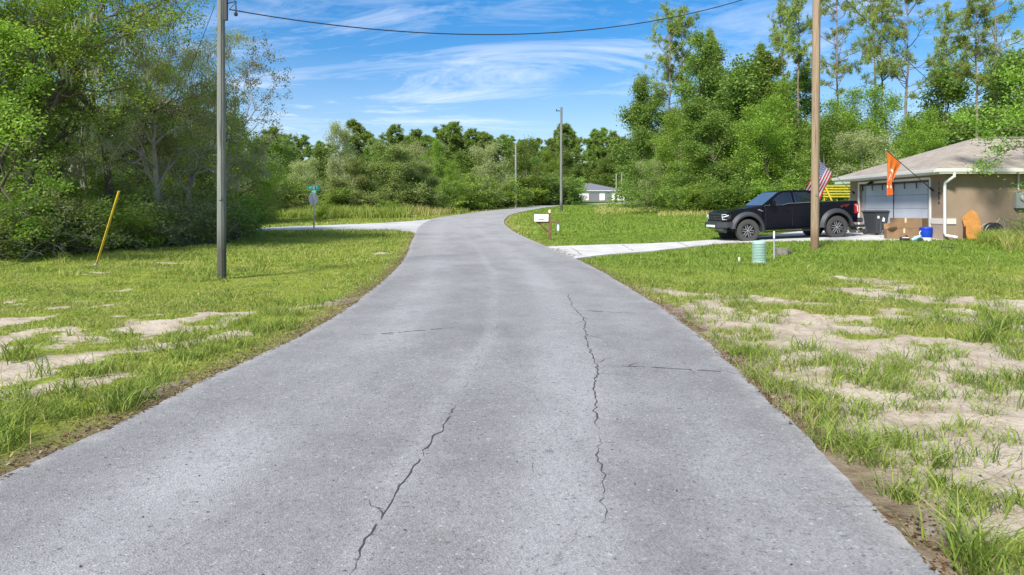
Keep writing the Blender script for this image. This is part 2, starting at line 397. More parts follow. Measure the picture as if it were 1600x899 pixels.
st = noise(nt, oc, 1.6, 5, .7, 1.2, (1, .5, 1), (11, 3, 0)); base = mixc(nt, ramp(nt, st, [(.66, 0), (.72, .5)]), base, (.12,.115,.11))
dk = ramp(nt, noise(nt, oc, .55, 6, .7, .4, (1, .6, 1), (2,5,0)), [(.47, 0), (.70, .6)])
base = mixc(nt, dk, base, (.165,.16,.16))
# aggregate
vo = N(nt, 'ShaderNodeTexVoronoi'); vo.inputs['Scale'].default_value = 95; L_(nt, oc, vo.inputs['Vector'])
base = mixc(nt, .5, base, mixc(nt, vo.outputs['Color'], (.5,.5,.5), (1.55,1.55,1.53)), 'MULTIPLY')
sp = ramp(nt, noise(nt, oc, 34, 4, .6), [(.60, 0), (.67, .75)]); base = mixc(nt, sp, base, (.10,.10,.105))
sp2 = ramp(nt, noise(nt, oc, 30, 3, .6, 0, None, (7,3,1)), [(.63, 0), (.70, .6)]); base = mixc(nt, sp2, base, (.52,.51,.50))
edge = M(nt, 'MULTIPLY', M(nt, 'SUBTRACT', 1.0, M(nt, 'MULTIPLY', M(nt, 'MINIMUM', U, M(nt, 'SUBTRACT', 1.0, U)), 28.0), clamp=True), ramp(nt, noise(nt, oc, 5, 5, .7), [(.4, 0), (.65, .8)]))
base = mixc(nt, edge, base, (.42,.40,.37))
L_(nt, base, b.inputs['Base Color']); b.inputs['Roughness'].default_value = .88; b.inputs['Specular IOR Level'].default_value = .25
bn = N(nt, 'ShaderNodeBump'); bn.inputs['Strength'].default_value = .6; bn.inputs['Distance'].default_value = .006
L_(nt, M(nt, 'ADD', vo.outputs['Distance'], noise(nt, oc, 120, 3, .6)), bn.inputs['Height']); L_(nt, bn.outputs[0], b.inputs['Normal'])
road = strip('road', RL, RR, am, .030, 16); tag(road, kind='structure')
conc = mat('pale_concrete', (.53,.515,.485), .85, var=.18, vscale=1.5, bump=.3, bscale=40)
pale = mat('bleached_asphalt', (.46,.455,.44), .9, var=.2, vscale=.8, bump=.3, bscale=50)
tag(strip('side_road', SA, SB, pale, .024, 6), kind='structure')
drive = strip('driveway', DA, DB, conc, .022, 6); tag(drive, kind='structure')

# cracks: narrow jagged tar-dark openings that follow the photo's courses, as a mesh lying in the surface
crk = mat('crack_dark', (.075,.072,.068), 1., spec=0)  # one even dark colour for the crack and joint strips
def crack(pts, w0, seed, jag=.035, step=.05, gap=.0):
    rr = np.random.RandomState(seed); P = cr([g_(*p) for p in pts], 40)
    s = np.concatenate([[0], np.cumsum(np.hypot(*np.diff(P, axis=0).T))]); n = int(s[-1]/step)
    t = np.linspace(0, s[-1], n); x = np.interp(t, s, P[:,0]); y = np.interp(t, s, P[:,1])
    dx = np.gradient(x); dy = np.gradient(y); l = np.hypot(dx, dy); nxn, nyn = -dy/l, dx/l
    off = np.cumsum(rr.randn(n))*.012; off -= np.linspace(off[0], off[-1], n); off = off*.45+rr.randn(n)*jag*.3
    ww = .42*w0*(.35+1.3*rr.rand(n))*np.minimum(1, np.minimum(np.arange(n), n-1-np.arange(n))/6.)
    V = []; Fc = []
    for i in range(n):
        for sgn in (-1, 1):
            X, Y = x[i]+nxn[i]*(off[i]+sgn*ww[i]/2), y[i]+nyn[i]*(off[i]+sgn*ww[i]/2)
            V.append((X, Y, gz(X, Y)+.0335))
    for i in range(n-1):
        if rr.rand() >= gap: Fc.append((2*i, 2*i+1, 2*i+3, 2*i+2))
    for k in range(int(n/14) if gap < .3 and jag > 0 else 0):      # short hairline side branches
        i = rr.randint(3, n-3); L0 = .08+.25*rr.rand(); sd = rr.choice((-1, 1)); m_ = 7; X, Y = x[i]+nxn[i]*off[i], y[i]+nyn[i]*off[i]; b0 = len(V)
        ux, uy = nxn[i]*sd*.8+dx[i]/l[i]*rr.randn()*.8, nyn[i]*sd*.8+dy[i]/l[i]*rr.randn()*.8
        for q in range(m_):
            w_ = w0*.30*(1-q/(m_-1)); X += ux*L0/m_+rr.randn()*.012; Y += uy*L0/m_+rr.randn()*.012
            for sgn in (-1, 1): V.append((X-uy*sgn*w_/2, Y+ux*sgn*w_/2, gz(X, Y)+.0335))
        for q in range(m_-1): Fc.append((b0+2*q, b0+2*q+1, b0+2*q+3, b0+2*q+2))
    me = np_mesh('crack', V, Fc); o = link_mesh('crack', me, crk, road); return o
for dx_ in (905,985,1070,1150):
    o_ = crack([(dx_-14,388.2-(dx_-905)*.062),(dx_+6,400-(dx_-905)*.08)], .05, dx_, 0.); o_.name = 'expansion_joint'; o_.parent = drive; o_.location.z = -.006
crack([(716,632),(690,680),(650,735),(600,820),(560,875),(545,920)], .018, 1, gap=.02)
crack([(888,462),(896,480),(912,500),(922,540),(932,580),(930,630),(936,680)], .022, 2, gap=.03)
crack([(936,684),(940,730),(946,780),(942,830)], .015, 3, gap=.12)
crack([(784,440),(780,480),(762,540),(735,600),(718,628)], .005, 21, gap=.35)
crack([(690,685),(700,700),(718,712)], .006, 22)
crack([(646,742),(632,752),(615,755)], .006, 23)
crack([(934,640),(960,655),(975,660)], .005, 24)
crack([(250,790),(300,800),(340,790)], .005, 25, gap=.3)
crack([(1090,760),(1120,790),(1135,830)], .005, 26, gap=.4)
crack([(820,700),(835,730),(830,760)], .004, 27, gap=.4)
crack([(946,835),(960,865),(978,905)], .006, 4, gap=.5)
crack([(955,577),(1040,581),(1155,588)], .040, 5, .02, gap=.08)
crack([(560,528),(640,522),(722,515)], .045, 6, .02, gap=.15)
crack([(900,488),(950,491),(1000,493)], .05, 7, .02, gap=.3)
crack([(470,735),(520,738),(560,742)], .006, 9, gap=.5)
crack([(640,880),(655,905),(700,915)], .006, 11, gap=.4)

# ================================================================ vegetation
# ---------------------------------------------------------------- turf blades
def blades(rs, x, y, h, wd, lean, z=None, nrung=2):
    """curved tapering blades; returns verts, quads"""
    n = len(x); z = ground_z(x, y) if z is None else z
    a = rs.rand(n)*2*np.pi; fa = rs.rand(n)*2*np.pi
    lx, ly = np.cos(a)*lean*h, np.sin(a)*lean*h; sx, sy = np.cos(fa)*wd/2, np.sin(fa)*wd/2
    V = np.zeros((n, 6, 3))
    for i, (t, ws) in enumerate(((0, 1.), (.55, .85), (1., .12))):
        bx = x+lx*t*t; by = y+ly*t*t; bz = z-.01+h*(t-.25*lean*t*t)
        V[:,2*i] = np.stack([bx-sx*ws, by-sy*ws, bz], 1); V[:,2*i+1] = np.stack([bx+sx*ws, by+sy*ws, bz], 1)
    b = (np.arange(n)*6)[:,None]
    Fq = np.concatenate([b+np.array([[0,1,3,2]]), b+np.array([[2,3,5,4]])])
    return V.reshape(-1, 3), Fq
class Blades:
    def __init__(s): s.V = []; s.F = []; s.T = []; s.n = 0
    def add(s, VF, tint):
        V, Fq = VF; s.V.append(V); s.F.append(Fq+s.n); s.n += len(V); s.T.append(np.repeat(tint, 6))
    def obj(s, name, m): return link_mesh(name, np_mesh(name, np.concatenate(s.V), np.concatenate(s.F), np.concatenate(s.T)), m)
def grass_mat(name, stops):
    m = bpy.data.materials.new(name); m.use_nodes = True; nt = m.node_tree; b = nt.nodes['Principled BSDF']
    c = ramp(nt, N(nt, 'ShaderNodeAttribute', attribute_name='tint').outputs['Fac'], stops)
    L_(nt, c, b.inputs['Base Color']); b.inputs['Roughness'].default_value = .6; b.inputs['Specular IOR Level'].default_value = .25
    t = N(nt, 'ShaderNodeBsdfTranslucent'); L_(nt, c, t.inputs[0]); mx = N(nt, 'ShaderNodeMixShader'); mx.inputs[0].default_value = .35
    L_(nt, b.outputs[0], mx.inputs[1]); L_(nt, t.outputs[0], mx.inputs[2]); L_(nt, mx.outputs[0], nt.nodes['Material Output'].inputs[0]); return m
GM = grass_mat('grass_blade', [(0, (.12,.19,.03)), (.35, (.23,.315,.05)), (.7, (.35,.40,.085)), (.88, (.45,.44,.13)), (1, (.52,.43,.22))])
rs = np.random.RandomState(11)
G = Blades()
def in_view(x, y): px = 800+F*x/y; return (px > -40) & (px < 1640)
def turf(n, y0, y1, x0, x1, hh, wd, thr=.45):
    x = x0+(x1-x0)*rs.rand(n); y = y0+(y1-y0)*rs.rand(n)
    k = in_view(x, y); x, y = x[k], y[k]
    d = sdf(x, y); c = cover(x, y)
    k = (d > .02+.10*fbm(x, y, 2., 4)) & (c+.25*(rs.rand(len(x))-.5) > thr) & ~((x > 15.3) & (y > 24.1)); x, y, c, d = x[k], y[k], c[k], d[k]
    hgh = hh*(.45+1.1*fbm(x, y, .7, 8)**1.5*1.6)*(.6+.8*rs.rand(len(x)))*(.55+.45*ss(0, .5, d))*np.where(x < 0, .5+.3*ss(18, 26, y), .8)
    t = .10+.75*fbm(x, y, .9, 12)+.45*(rs.rand(len(x))-.35); t = np.where(rs.rand(len(x)) < (.10+.25*(fbm(x, y, 1.4, 19) > .6))*(1-.7*ss(14, 18, y)), .8+.2*rs.rand(len(x)), t)
    t = t+.12*(1-ss(0, .6, d)); t = t*(1-.45*ss(13, 18, y)*ss(0, 3, x))
    G.add(blades(rs, x, y, hgh, wd*(.7+.6*rs.rand(len(x))), .3+.7*rs.rand(len(x))), np.clip(t, 0, 1))
turf(110000, 2.3, 6, -4.6, 4.6, .055, .006)
turf(190000, 5, 11, -8.5, 8.5, .065, .009)
turf(210000, 10, 18, -14, 14, .075, .013)
turf(190000, 17, 32, -20, 22, .10, .022)
turf(110000, 30, 62, -28, 30, .13, .045)
turf(40000, 60, 105, -45, 45, .16, .10)
def tuft(cx, cy, n, r, h, wd, tone=.3):
    x = cx+rs.randn(n)*r*.5; y = cy+rs.randn(n)*r*.4; k = sdf(x, y) > .0; x, y = x[k], y[k]; n = len(x)
    if n == 0: return
    G.add(blades(rs, x, y, h*(.4+.75*rs.rand(n)), wd*(.6+.8*rs.rand(n)), .35+.9*rs.rand(n)), np.clip(tone+.25*rs.randn(n)*.6+(rs.rand(n) < .08)*.5, 0, 1))
def tufts(num, y0, y1, x0, x1, r, h, wd, tone, nb, dmin=.15, dmax=99, cmin=0, cmax=1.1):
    i = 0; tries = 0
    while i < num and tries < num*30:
        tries += 1; x = x0+(x1-x0)*rs.rand(); y = y0+(y1-y0)*rs.rand()
        if not in_view(np.array(x), np.array(y)): continue
        d = float(sdf(x, y))
        if d < dmin or d > dmax or (x > 14.8 and y > 23.6): continue
        c = float(cover(x, y))
        if c < cmin or c > cmax: continue
        s = .5+1.1*rs.rand(); tuft(x, y, int(nb*s), r*s, h*(.6+.7*rs.rand()), wd, tone+.25*(rs.rand()-.5)); i += 1
# sandy lot on the right
tufts(90, 2.6, 7.5, 1.9, 6.5, .14, .17, .007, .30, 40, .12)
tufts(150, 6.5, 14, 2, 12, .20, .19, .009, .30, 45, .15)
tufts(48, 2.8, 9, 1.9, 4.6, .11, .15, .008, .42, 34, .15, .9)
tufts(260, 3, 14, 2, 12, .06, .10, .006, .45, 9, .2)
# left verge
tufts(60, 3.6, 12, -8, -2.6, .16, .19, .008, .35, 50, .35, 1.5)
tufts(110, 5, 18, -14, -2.6, .15, .15, .009, .45, 30, .5)
tufts(70, 14, 24, -20, -6, .30, .26, .016, .55, 40, 1.5)
tufts(90, 12, 24, 3, 17, .30, .20, .014, .40, 40, .4)
for (px, py, n, r, h, tn) in [(340,440,50,.14,.13,.4),(354,441,40,.12,.10,.5),(1266,393,60,.2,.16,.35),(1282,393,60,.2,.14,.4),(1184,414,70,.25,.12,.35),(152,424,40,.2,.16,.4),(1250,860,60,.10,.16,.3),(1530,890,110,.13,.34,.28),(1500,860,60,.16,.28,.4),(1300,690,90,.24,.2,.35),(1330,700,90,.2,.24,.42),(1355,600,110,.18,.10,.33),
        (1465,762,60,.06,.12,.2),(1290,648,90,.22,.2,.45),(1415,780,60,.07,.12,.25),(1400,700,30,.07,.16,.35),(1545,535,160,.25,.32,.25),(1565,520,150,.25,.36,.2),(1470,505,120,.3,.25,.25),
        (1500,600,50,.12,.16,.35),(1430,640,50,.14,.15,.4),(1590,600,120,.2,.2,.3),(1360,640,60,.15,.14,.3),(1300,570,60,.14,.2,.3),(200,625,170,.18,.26,.28),(180,640,110,.14,.24,.24),
        (240,600,120,.22,.18,.35),(30,560,90,.2,.32,.35),(60,590,40,.14,.3,.45),(40,640,50,.12,.32,.45),(15,690,70,.12,.26,.35),(300,560,110,.2,.16,.28),(330,550,90,.16,.14,.3),(400,520,110,.25,.16,.3),
        (430,515,110,.25,.16,.33),(150,590,60,.2,.2,.5),(100,640,70,.2,.16,.4),(20,620,80,.15,.22,.3),(1180,590,60,.16,.15,.5),(1150,500,60,.3,.16,.4),(1100,505,60,.3,.14,.5),(1230,640,70,.16,.14,.55)]:
    gx_, gy_ = g_(px, py); tuft(gx_, gy_, n, r, h, .0085 if gy_ < 7 else .011, tn)
tag(G.obj('grass', GM), kind='stuff')
# runners and dry stalks lying over the sand
D = Blades()
n = 2600; x = 1.9+10*rs.rand(n); y = 2.6+12*rs.rand(n); k = in_view(x, y) & (sdf(x, y) > .1); x, y = x[k], y[k]; n = len(x)
D.add(blades(rs, x, y, .10+.22*rs.rand(n), .004+.003*rs.rand(n), 2.5+1.2*rs.rand(n), ground_z(x, y)+.012), .3+.7*rs.rand(n))
n = 900; x = -9+7*rs.rand(n); y = 3.5+10*rs.rand(n); k = in_view(x, y) & (sdf(x, y) > .1); x, y = x[k], y[k]; n = len(x)
D.add(blades(rs, x, y, .08+.2*rs.rand(n), .004+.003*rs.rand(n), 2.5+1.2*rs.rand(n), ground_z(x, y)+.012), .3+.7*rs.rand(n))
DM = grass_mat('dry_stalk', [(0, (.10,.14,.04)), (.5, (.24,.18,.09)), (1, (.42,.34,.2))])
tag(D.obj('dry_stalks', DM), kind='stuff')
# leaf litter and chips along the asphalt edge
def flakes(rs, x, y, z, s, tint, B, flat=.5):
    n = len(x); a = rs.rand(n)*6.28; u = np.stack([np.cos(a), np.sin(a), flat*rs.randn(n)*.6], 1); v = np.stack([-np.sin(a), np.cos(a), flat*rs.randn(n)*.6], 1)
    c = np.stack([x, y, z], 1); s = s[:,None]
    V = np.stack([c-u*s, c-v*s*.5, c+u*s*.4, c+u*s, c+v*s*.5, c-u*s*.5+v*s*.3], 1).reshape(-1, 3)
    b = (np.arange(n)*6)[:,None]
    return V, np.concatenate([b+np.array([[0,1,2,5]]), b+np.array([[2,3,4,5]])])
Lt = Blades()
for (E, sg) in ((RR, 1), (RL, -1)):
    s = np.concatenate([[0], np.cumsum(np.hypot(*np.diff(E, axis=0).T))]); m_ = (E[:,1] > 2) & (E[:,1] < 24); n = 9500
    t = s[m_].min()+(s[m_].max()-s[m_].min())*rs.rand(n)**1.4; x = np.interp(t, s, E[:,0]); y = np.interp(t, s, E[:,1])
    off = np.abs(rs.randn(n))*.19+.0; x = x+sg*off-sg*.03; k = fbm(x, y, 1.5, 3) > .38; x, y = x[k], y[k]
    z = np.maximum(ground_z(x, y), np.where(sdf(x, y) < 0, hgt(x, y)+.031, -9))+.006
    Lt.add(flakes(rs, x, y, z, .007+.016*rs.rand(len(x))**2, 0, Lt), rs.rand(len(x)))
n = 9000; x = 2+9*rs.rand(n); y = 2.6+11*rs.rand(n); k = (sdf(x, y) > .1) & (fbm(x, y, 1., 14) > .45); x, y = x[k], y[k]
Lt.add(flakes(rs, x, y, ground_z(x, y)+.006, .005+.012*rs.rand(len(x))**2, 0, Lt), rs.rand(len(x)))
n = 1300; x = -4.5+7.5*rs.rand(n); y = 2.4+16*rs.rand(n)**1.5; k = sdf(x, y) < -.1; x, y = x[k], y[k]
Lt.add(flakes(rs, x, y, hgt(x, y)+.034, .003+.010*rs.rand(len(x))**3, 0, Lt, .15), rs.rand(len(x))*.5)
n = 9000; x = -24+14*rs.rand(n); y = 17.5+11*rs.rand(n); edge_y = 20.5+(x+15.5)*1.55; k = (np.abs(y-edge_y) < 1.3+.4*rs.randn(n)); x, y = x[k], y[k]
Lt.add(flakes(rs, x, y, ground_z(x, y)+.02, .03+.03*rs.rand(len(x)), 0, Lt), rs.rand(len(x))*.7)
LM = grass_mat('leaf_litter', [(0, (.05,.035,.02)), (.4, (.16,.09,.045)), (.75, (.30,.20,.11)), (1, (.45,.36,.24))])
tag(Lt.obj('leaf_litter', LM), kind='stuff')

# a few flat dark leaves and a squashed twig on the asphalt
# ---------------------------------------------------------------- trees
bark_d = mat('dark_bark', (.12,.10,.08), .95, var=.4, vscale=6, bump=.8, bscale=30)
bark_g = mat('grey_bark', (.30,.275,.235), .95, var=.35, vscale=5, bump=.8, bscale=30)
bark_p = mat('pine_bark', (.20,.155,.12), .95, var=.35, vscale=3, bump=.8, bscale=18)
LF = {
 'bright': leaf_mat('bright_leaf', (.155,.27,.045), (.37,.53,.09), .45),
 'mid':    leaf_mat('mid_leaf', (.115,.20,.045), (.27,.39,.085), .42),
 'olive':  leaf_mat('olive_leaf', (.17,.22,.07), (.33,.39,.13), .42),
 'dark':   leaf_mat('dark_leaf', (.12,.20,.045), (.25,.36,.08), .42),
 'grey':   leaf_mat('grey_leaf', (.29,.33,.16), (.52,.57,.31), .5),
 'pine':   leaf_mat('pine_needles', (.13,.21,.045), (.30,.41,.09), .36),
 'pinel':  leaf_mat('light_pine_needles', (.17,.25,.05), (.38,.47,.13), .4),
 'rust':   leaf_mat('sparse_dark_leaf', (.09,.11,.035), (.22,.20,.08), .35),
 'moss':   leaf_mat('spanish_moss', (.20,.21,.15), (.38,.38,.29), .35)}
def rot_about(d, ang, az):
    up = np.array([0,0,1.]) if abs(d[2]) < .9 else np.array([1.,0,0]); a = np.cross(d, up); a /= np.linalg.norm(a); b = np.cross(a, d)
    v = d*math.cos(ang)+(a*math.cos(az)+b*math.sin(az))*math.sin(ang); return v/np.linalg.norm(v)
def grow(rs, p, d, L, r, lev, C, out, tips):
    """C: per-level dicts (children, length ratio, angle, tropism, jitter)"""
    c = C[lev]; n = c.get('n', 6); st = L/n; pts = [p.copy()]; rad = [r]; dd = d.copy(); q = p.copy(); kids = []
    for i in range(n):
        dd = dd+rs.randn(3)*c['jit']+np.array([0,0,c['up']]); dd /= np.linalg.norm(dd)
        q = q+dd*st; t = (i+1)/n; pts.append(q.copy()); rad.append(r*(1-t*(1-c.get('tip', .25))))
        if lev+1 < len(C) and t >= c.get('start', .2): kids.append((q.copy(), dd.copy(), rad[-1], t))
        if lev == len(C)-1 and t > .3: tips.append(q.copy())
    out.append((np.array(pts), np.array(rad), lev))
    if lev+1 < len(C):
        m_ = c['kids']; az = rs.rand()*6.28
        for j in range(m_):
            k = kids[min(len(kids)-1, int((j+rs.rand()*.9)/m_*len(kids)))]; az += 2.4+rs.randn()*.4
            ang = c['ang']*(1+.3*rs.randn()); l2 = L*c['ratio']*(1.15-c.get('fall', .5)*k[3])*(.7+.6*rs.rand())
            grow(rs, k[0], rot_about(k[1], ang, az), l2, min(k[2]*.75, r*c.get('rr', .5)), lev+1, C, out, tips)
        tips.append(pts[-1])
def tubes(out, minr=.0, sides=(8,6,5,4,4)):
    V = []; Fq = []; nb = 0
    for pts, rad, lev in out:
        k = sides[min(lev, len(sides)-1)]; n = len(pts)
        if rad[0] < minr: continue
        d = np.gradient(pts, axis=0); d /= np.linalg.norm(d, axis=1)[:,None]+1e-9
        up = np.array([.3,.9,.1]) if abs(d[0][2]) > .7 else np.array([0,0,1.])
        a = np.cross(d, up); a /= np.linalg.norm(a, axis=1)[:,None]+1e-9; b = np.cross(a, d)
        t = np.arange(k)*2*np.pi/k
        v = pts[:,None,:]+(a[:,None,:]*np.cos(t)[None,:,None]+b[:,None,:]*np.sin(t)[None,:,None])*rad[:,None,None]
        V.append(v.reshape(-1, 3)); i = np.arange((n-1)*k); r0 = i//k; c0 = i % k; c1 = (c0+1) % k
        Fq.append(np.stack([r0*k+c0, r0*k+c1, (r0+1)*k+c1, (r0+1)*k+c0], 1)+nb); nb += n*k
    return np.concatenate(V), np.concatenate(Fq)
def leaves(rs, cen, per, sig, size, upb=.6, flat=.7, stretch=2.0):
    cen = np.asarray(cen); n = len(cen)*per; c = np.repeat(cen, per, 0); s_ = np.repeat(.6+.8*rs.rand(len(cen)), per)
    off = rs.randn(n, 3)*sig; off[:,2] *= flat; c = c+off*s_[:,None]
    nrm = rs.randn(n, 3); nrm[:,2] = np.abs(nrm[:,2])+upb; nrm /= np.linalg.norm(nrm, axis=1)[:,None]
    u = np.cross(nrm, rs.randn(n, 3)); u /= np.linalg.norm(u, axis=1)[:,None]+1e-9; v = np.cross(nrm, u)
    s = (size*(.6+.8*rs.rand(n)))[:,None]
    V = np.stack([c-u*s*.5, c+v*s/stretch*.5+nrm*s*.08, c+u*s*.5, c-v*s/stretch*.5-nrm*s*.04], 1).reshape(-1, 3)
    Fq = np.arange(n*4).reshape(n, 4)
    t = np.repeat(rs.rand(len(cen)), per)*.65+rs.rand(n)*.35
    return V, Fq, np.repeat(t, 4)
def bundle(rs, cen, dirs, per, L, wd):
    """needle puffs: narrow blades radiating from a shoot"""
    cen = np.asarray(cen); n = len(cen)*per; c = np.repeat(cen, per, 0); d = np.repeat(np.asarray(dirs), per, 0)
    v = rs.randn(n, 3); v /= np.linalg.norm(v, axis=1)[:,None]; v = v+d*.7; v /= np.linalg.norm(v, axis=1)[:,None]
    s = np.cross(v, rs.randn(n, 3)); s /= np.linalg.norm(s, axis=1)[:,None]+1e-9; l = (L*(.7+.5*rs.rand(n)))[:,None]
    c = c+rs.randn(n, 3)*L*.22
    V = np.stack([c-s*wd*.5, c+s*wd*.5, c+v*l+s*wd*.15, c+v*l-s*wd*.15], 1).reshape(-1, 3)
    t = np.repeat(rs.rand(len(cen)), per)*.7+rs.rand(n)*.3
    return V, np.arange(n*4).reshape(n, 4), np.repeat(t, 4)
def strands(rs, cen, per, L, wd):
    cen = np.asarray(cen); n = len(cen)*per; c = np.repeat(cen, per, 0)+rs.randn(n, 3)*np.array([.16,.16,.1]); a = rs.rand(n)*6.28
    s = np.stack([np.cos(a), np.sin(a), a*0], 1)*wd*(.5+rs.rand(n))[:,None]; l = L*(.3+rs.rand(n)); dr = np.stack([rs.randn(n)*.10, rs.randn(n)*.10, -np.ones(n)], 1)
    e = c+dr*l[:,None]; m_ = c+dr*l[:,None]*.5+rs.randn(n, 3)*.03
    V = np.stack([c-s*.5, c+s*.5, m_+s, m_-s, e+s*.2, e-s*.2], 1).reshape(-1, 3); b = (np.arange(n)*6)[:,None]
    return V, np.concatenate([b+np.array([[0,1,2,3]]), b+np.array([[3,2,4,5]])]), np.repeat(rs.rand(n), 6)
PROTO = {}
def proto(key, kindname, C, H, r, leafk, bark, per, sig, size, seed, d0=(0,0,1), moss=0, stems=1, minr=.0, nlim=99999, **lk):
    rs = np.random.RandomState(seed); out = []; tips = []
    for s in range(stems):
        d = np.array(d0, float)+rs.randn(3)*(.06 if stems == 1 else .38); d[2] = abs(d[2]); d /= np.linalg.norm(d)
        grow(rs, np.array([rs.randn()*.12*(stems > 1), rs.randn()*.12*(stems > 1), -.15]), d, H*(1 if s == 0 else .6+.35*rs.rand()), r*(1 if stems == 1 else .8), 0, C, out, tips)
    for o_ in out:
        if o_[2] == 0: o_[1][0] *= 1.35
    tips = np.array(tips); tips = tips[tips[:,2] > .25]
    rs.shuffle(tips); tips = tips[:nlim]
    V, Fq = tubes(out, minr); tr = np_mesh('trunk', V, Fq)
    V, Fq, T = leaves(rs, tips, per, sig, size, **lk); cr_ = np_mesh('crown', V, Fq, T)
    ms = None
    if moss:
        k = tips[rs.rand(len(tips)) < moss]; V, Fq, T = strands(rs, k, 22, .34, .022); ms = np_mesh('hanging_moss', V, Fq, T)
    PROTO[key] = (kindname, tr, cr_, ms, bark, LF[leafk], H)
def OAK(k0=11, k1=6, k2=4, droop=-.02, start=.18, ang=1.0, l0=.55):
    return [dict(kids=k0, ratio=l0, ang=ang, up=.03, jit=.09, start=start, rr=.5, fall=.55, n=9, tip=.2),
            dict(kids=k1, ratio=.50, ang=.75, up=.035, jit=.15, start=.25, rr=.5, n=6),
            dict(kids=k2, ratio=.55, ang=.7, up=droop, jit=.18, start=.25, rr=.5, n=5),
            dict(up=droop, jit=.2, n=4)]
proto('oak_a', 'oak_tree', OAK(14,7,4,start=.28,ang=.72,l0=.46), 10.5, .20, 'bright', bark_d, 24, .23, .10, 101, moss=.03, minr=.004)
proto('oak_b', 'oak_tree', OAK(13,7,4,start=.24,ang=.75,l0=.46), 9.0, .17, 'mid', bark_d, 26, .22, .10, 102, moss=.05, minr=.004)
proto('oak_c', 'oak_tree', OAK(13,7,4,droop=-.06,start=.26,ang=.85,l0=.48), 8.6, .18, 'grey', bark_g, 34, .19, .07, 103, moss=.05, minr=.004)
proto('oak_s', 'oak_tree', OAK(11,6,4,start=.30,l0=.5), 9.0, .15, 'rust', bark_g, 9, .15, .12, 104, minr=.003)
proto('oak_l', 'oak_tree', OAK(12,6,4,start=.14,l0=.48), 7.5, .14, 'bright', bark_d, 42, .20, .10, 105, minr=.004)
BL = [dict(kids=15, ratio=.36, ang=1.05, up=.02, jit=.06, start=.08, rr=.45, fall=.55, n=10, tip=.15),
      dict(kids=7, ratio=.45, ang=.8, up=.03, jit=.14, start=.2, n=6), dict(up=.0, jit=.18, n=5)]
proto('bl_a', 'broadleaf_tree', BL, 10.5, .18, 'bright', bark_d, 62, .42, .17, 201, minr=.01)
proto('bl_b', 'broadleaf_tree', BL, 10.0, .17, 'mid', bark_d, 62, .42, .17, 202, minr=.01)
proto('bl_c', 'broadleaf_tree', BL, 9.0, .17, 'dark', bark_d, 40, .40, .24, 203, minr=.01)
proto('bl_d', 'broadleaf_tree', BL, 8.0, .16, 'olive', bark_g, 52, .34, .17, 204, minr=.01)
proto('bl_g', 'broadleaf_tree', BL, 8.0, .16, 'grey', bark_g, 34, .40, .18, 205, minr=.01)
BP = [dict(kids=24, ratio=.34, ang=1.15, up=.02, jit=.04, start=.06, rr=.4, fall=.95, n=12, tip=.1), dict(kids=6, ratio=.5, ang=.7, up=.02, jit=.12, start=.2, n=6), dict(up=.0, jit=.18, n=5)]
proto('bl_p', 'broadleaf_tree', BP, 11.0, .17, 'mid', bark_d, 52, .34, .17, 206, minr=.01)
SH = [dict(kids=8, ratio=.5, ang=.7, up=.03, jit=.12, start=.05, n=6), dict(kids=4, ratio=.55, ang=.7, up=.02, jit=.18, start=.2, n=5), dict(up=0, jit=.2, n=4)]
proto('sh_a', 'shrub', SH, 1.9, .03, 'mid', bark_d, 14, .11, .085, 301, stems=6, minr=.002)
proto('sh_b', 'shrub', SH, 1.9, .03, 'bright', bark_d, 15, .12, .09, 302, stems=6, minr=.002)
proto('sh_c', 'shrub', SH, 2.1, .03, 'olive', bark_g, 10, .11, .08, 303, stems=6, minr=.002)
DRY = [dict(kids=9, ratio=.6, ang=.9, up=-.02, jit=.16, start=.05, n=7), dict(kids=5, ratio=.6, ang=.8, up=-.05, jit=.2, start=.2, n=6), dict(up=-.05, jit=.22, n=5)]
proto('dry', 'dry_shrub', DRY, 1.9, .028, 'grey', mat('bleached_twig', (.36,.33,.28), .95, var=.25), 3, .10, .06, 304, stems=7, minr=.0)
